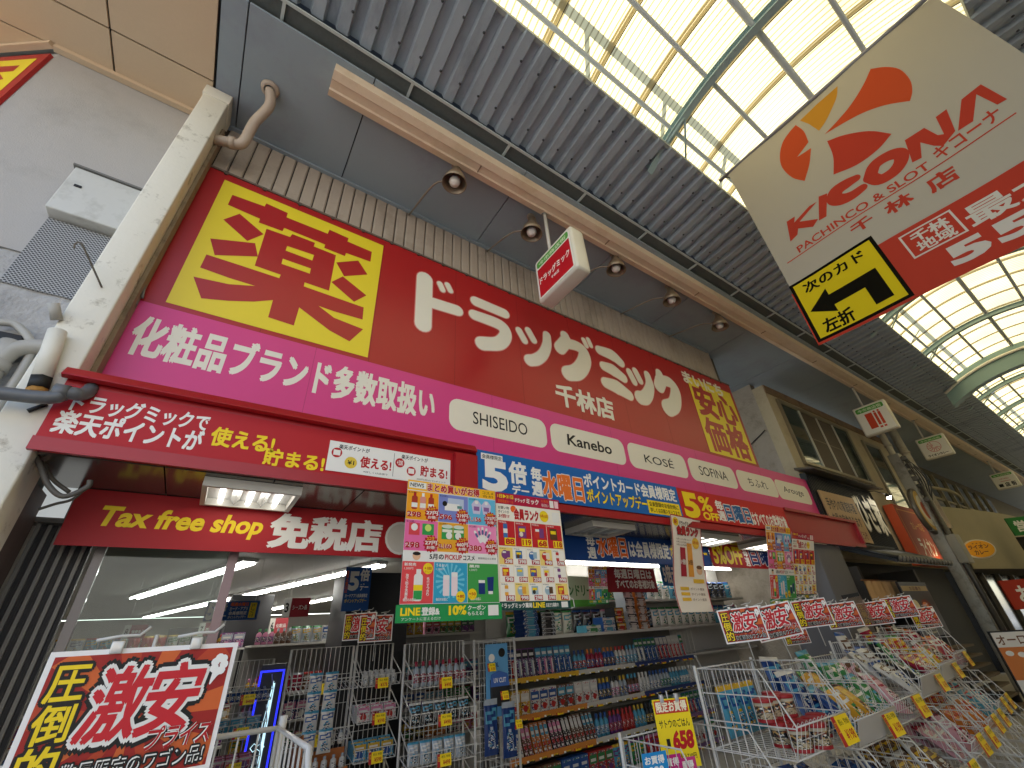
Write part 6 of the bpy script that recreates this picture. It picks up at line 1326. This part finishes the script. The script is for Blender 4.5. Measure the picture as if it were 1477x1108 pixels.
a = MB(); a.box(-.45, .45, -.05, .05, 3.0, 3.06, STEEL); a.build('cross_arm', up)
a = MB(); p2 = at(1345, 730, y=-.75); a.tube([(p2.x, -.75, 4.0), (p2.x, -.75, 0)], .055, mat('#4e4a45', .45, .3, var=.15), 12); t = tag(a.build('dark_pipe'), 'dark grey vertical pipe in front of the utility post', 'pipe')
a = MB(); 
# cream rounded balcony building
bb2 = thing('balcony_building', 'cream building with a rounded balcony and slim framed windows farther right', 'building'); BM = mat('#9a9178', .8, var=.06, scale=2, dirt='#a2977c', dscale=1.2)
a = MB(); bx0 = at(1362, 745, y=-.4).x; V = []; n = 14
for i in range(n+1):
    t_ = i/n; x = 17.4+t_*15; yy = -.15-.75*math.sin(min(1, t_*2.2)*PI/2); V += [(x, yy, 2.35), (x, yy, 4.05)]
a.add(V, [(2*i, 2*i+2, 2*i+3, 2*i+1) for i in range(n)], BM, True); a.add([(17.4+i/n*15, -.15-.75*math.sin(min(1, i/n*2.2)*PI/2), 4.05) for i in range(n+1)]+[(17.4+i/n*15, .6, 4.05) for i in range(n+1)], [(i, i+1, n+2+i, n+1+i) for i in range(n)], BM)
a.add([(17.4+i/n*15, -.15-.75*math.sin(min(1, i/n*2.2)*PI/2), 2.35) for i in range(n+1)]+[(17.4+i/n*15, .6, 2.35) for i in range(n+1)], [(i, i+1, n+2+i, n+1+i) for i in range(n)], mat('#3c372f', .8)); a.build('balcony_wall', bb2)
a = MB(); a.box(17.35, 46, .6, .8, 0, SZ-.05, mat('#6f6753', .85, var=.1)); a.build('wall', bb2)
for k in range(9):
    x = 18.2+1.5*k; a = MB(); a.box(x, x+1.25, .56, .59, 4.15, 5.9, mat('#3b423c', .08, spec=1)); a.build('window_pane', bb2)
    a = MB(); a.box(x-.1, x, .5, .595, 4.1, 5.95, BM); a.box(x, x+1.25, .52, .595, 4.9, 4.97, BM); a.build('window_frame', bb2)
a = MB(); V = []; 
a.tube([(17.5+i*.6, .1-.3*math.sin(i/8*PI), 4.75) for i in range(9)], .05, BM, 8); a.build('rail', bb2)
a = MB(); a.box(17.4, 46, .3, .55, 0, 2.34, mat('#201d19', .15, spec=.8)); a.build('shop_window', bb2)
for k in range(8): 
    a = MB(); a.box(17.9+2*k, 18.0+2*k, .2, .299, 0, 2.34, mat('#6e675a', .5)); a.build('shop_mullion', bb2)
es = thing('oval_sign', 'small oval yellow orange curry shop sign sticking out from the pole', 'sign', at(1412, 792, x=15.6), (0, 0, math.radians(-62))); es.scale = (.8, .8, .8); a = MB(); a.lathe([(0, -.05), (.36, -.05), (.38, 0), (.36, .05), (0, .05)], (0, 0, 0), (0, 1, 0), mat('#d9d2c0', .4), 28); o = a.build('rim', es); o.scale = (1, 1, .72)
A = Art(); A.P = lambda x, z, l: (x, -.052-l*.001, z*1); A.disc(0, 0, .335, pr('#d89a1c'), 1, 28, .24); A.text('ライオン', -.24, .0, .24, .12, BRN, 2, .04); A.text('カレー', -.16, -.16, .16, -.03, BRN, 2, .04); A.text('★ ★ ★', -.12, .14, .12, .18, BRN, 2); A.build('printed_face', es); a = MB(); a.tube([(-.38, 0, .05), (-.9, .1, .05)], .02, DARK, 6); a.build('bracket', es)
# white fluorescent edge lamp and picture board at the right
fb = thing('picture_board', 'framed snack picture board standing at the right edge of the photo', 'board'); p = at(1428, 913, y=-1.2); fb.location = (p.x, -1.2, 0); fb.rotation_euler = (0, 0, math.radians(-55))
a = MB(); a.box(-.02, .95, 0, .03, .12, p.z+.02, DARK); a.build('frame', fb); A = Art(); zt = p.z
A.rect(0, .15, .93, zt, pr('#d9d4cc'), 1); A.text('オーロラソース', .03, zt-.17, .9, zt-.04, BRN, 2, .02); A.rect(.0, zt-.62, .93, zt-.2, pr('#c8763c'), 2)
for k in range(6): A.disc(.1+.14*k, zt-.28-.02*(k % 2), .05, pr('#e2ddd4'), 3, rz=.035)
A.disc(.62, zt-.5, .3, pr('#5a4436'), 3.5, rz=.15); A.disc(.6, zt-.47, .2, pr('#8d6a4c'), 4, rz=.08); A.text('お持ち帰りできます', .1, zt-.75, .8, zt-.68, BRN, 2, .02); A.build('printed_picture', fb)
a = MB(); a.tube([(.1, .03, 0), (.1, .03, .2)], .015, DARK, 6); a.tube([(.85, .03, 0), (.85, .03, .2)], .015, DARK, 6); a.build('leg', fb)
sb = thing('wooden_shelf', 'stepped wooden slat stand between the wagons and the picture board', 'stand', at(1405, 960, y=-.6)); sb.location.z = 0
a = MB()
for k in range(7): a.box(-.5, .6, -.3+.05*k, -.1+.05*k, -.02+.14*k+.05, .01+.14*k+.05, mat('#5a4a36', .7, var=.15)); 
a.box(-.46, -.42, -.25, .25, 0, .2, mat('#3a2f25')); a.box(.52, .56, -.25, .25, 0, .2, mat('#3a2f25')); a.build('slats', sb)

# clutter on the far shopfronts
for u, v, w_, h, c_, t_, lab in ((1449, 748, 1.1, .5, '#2f7a3a', '営業中', 'small green sign on the cream balcony building'), (1466, 775, 1.0, 1.5, '#191613', '居酒屋', 'black hanging sign with white writing at the right edge'), (1440, 838, 1.6, .55, '#a8321e', 'お食事処', 'dim red shop sign low on the far shopfront')):
    p = at(u, v, y=-1.0); t = thing('shop_sign', lab, 'sign', (p.x, -1.0, p.z), (0, 0, math.radians(-55))); a = MB(); a.box(0, w_, 0, .05, -h, 0, pr(c_)); a.build('panel', t)
    A = Art(); A.text(t_, w_*.12, -h*.8, w_*.88, -h*.2, WH, 1, .03, stack=h > w_); A.build('lettering', t)
    a = MB(); a.tube([(w_*.5, .025, 0), (w_*.5, .025, .12)], .015, DARK, 6); a.tube([(w_*.5, .025, .12), (w_*.9, .9, .12)], .015, DARK, 6); a.build('bracket', t)
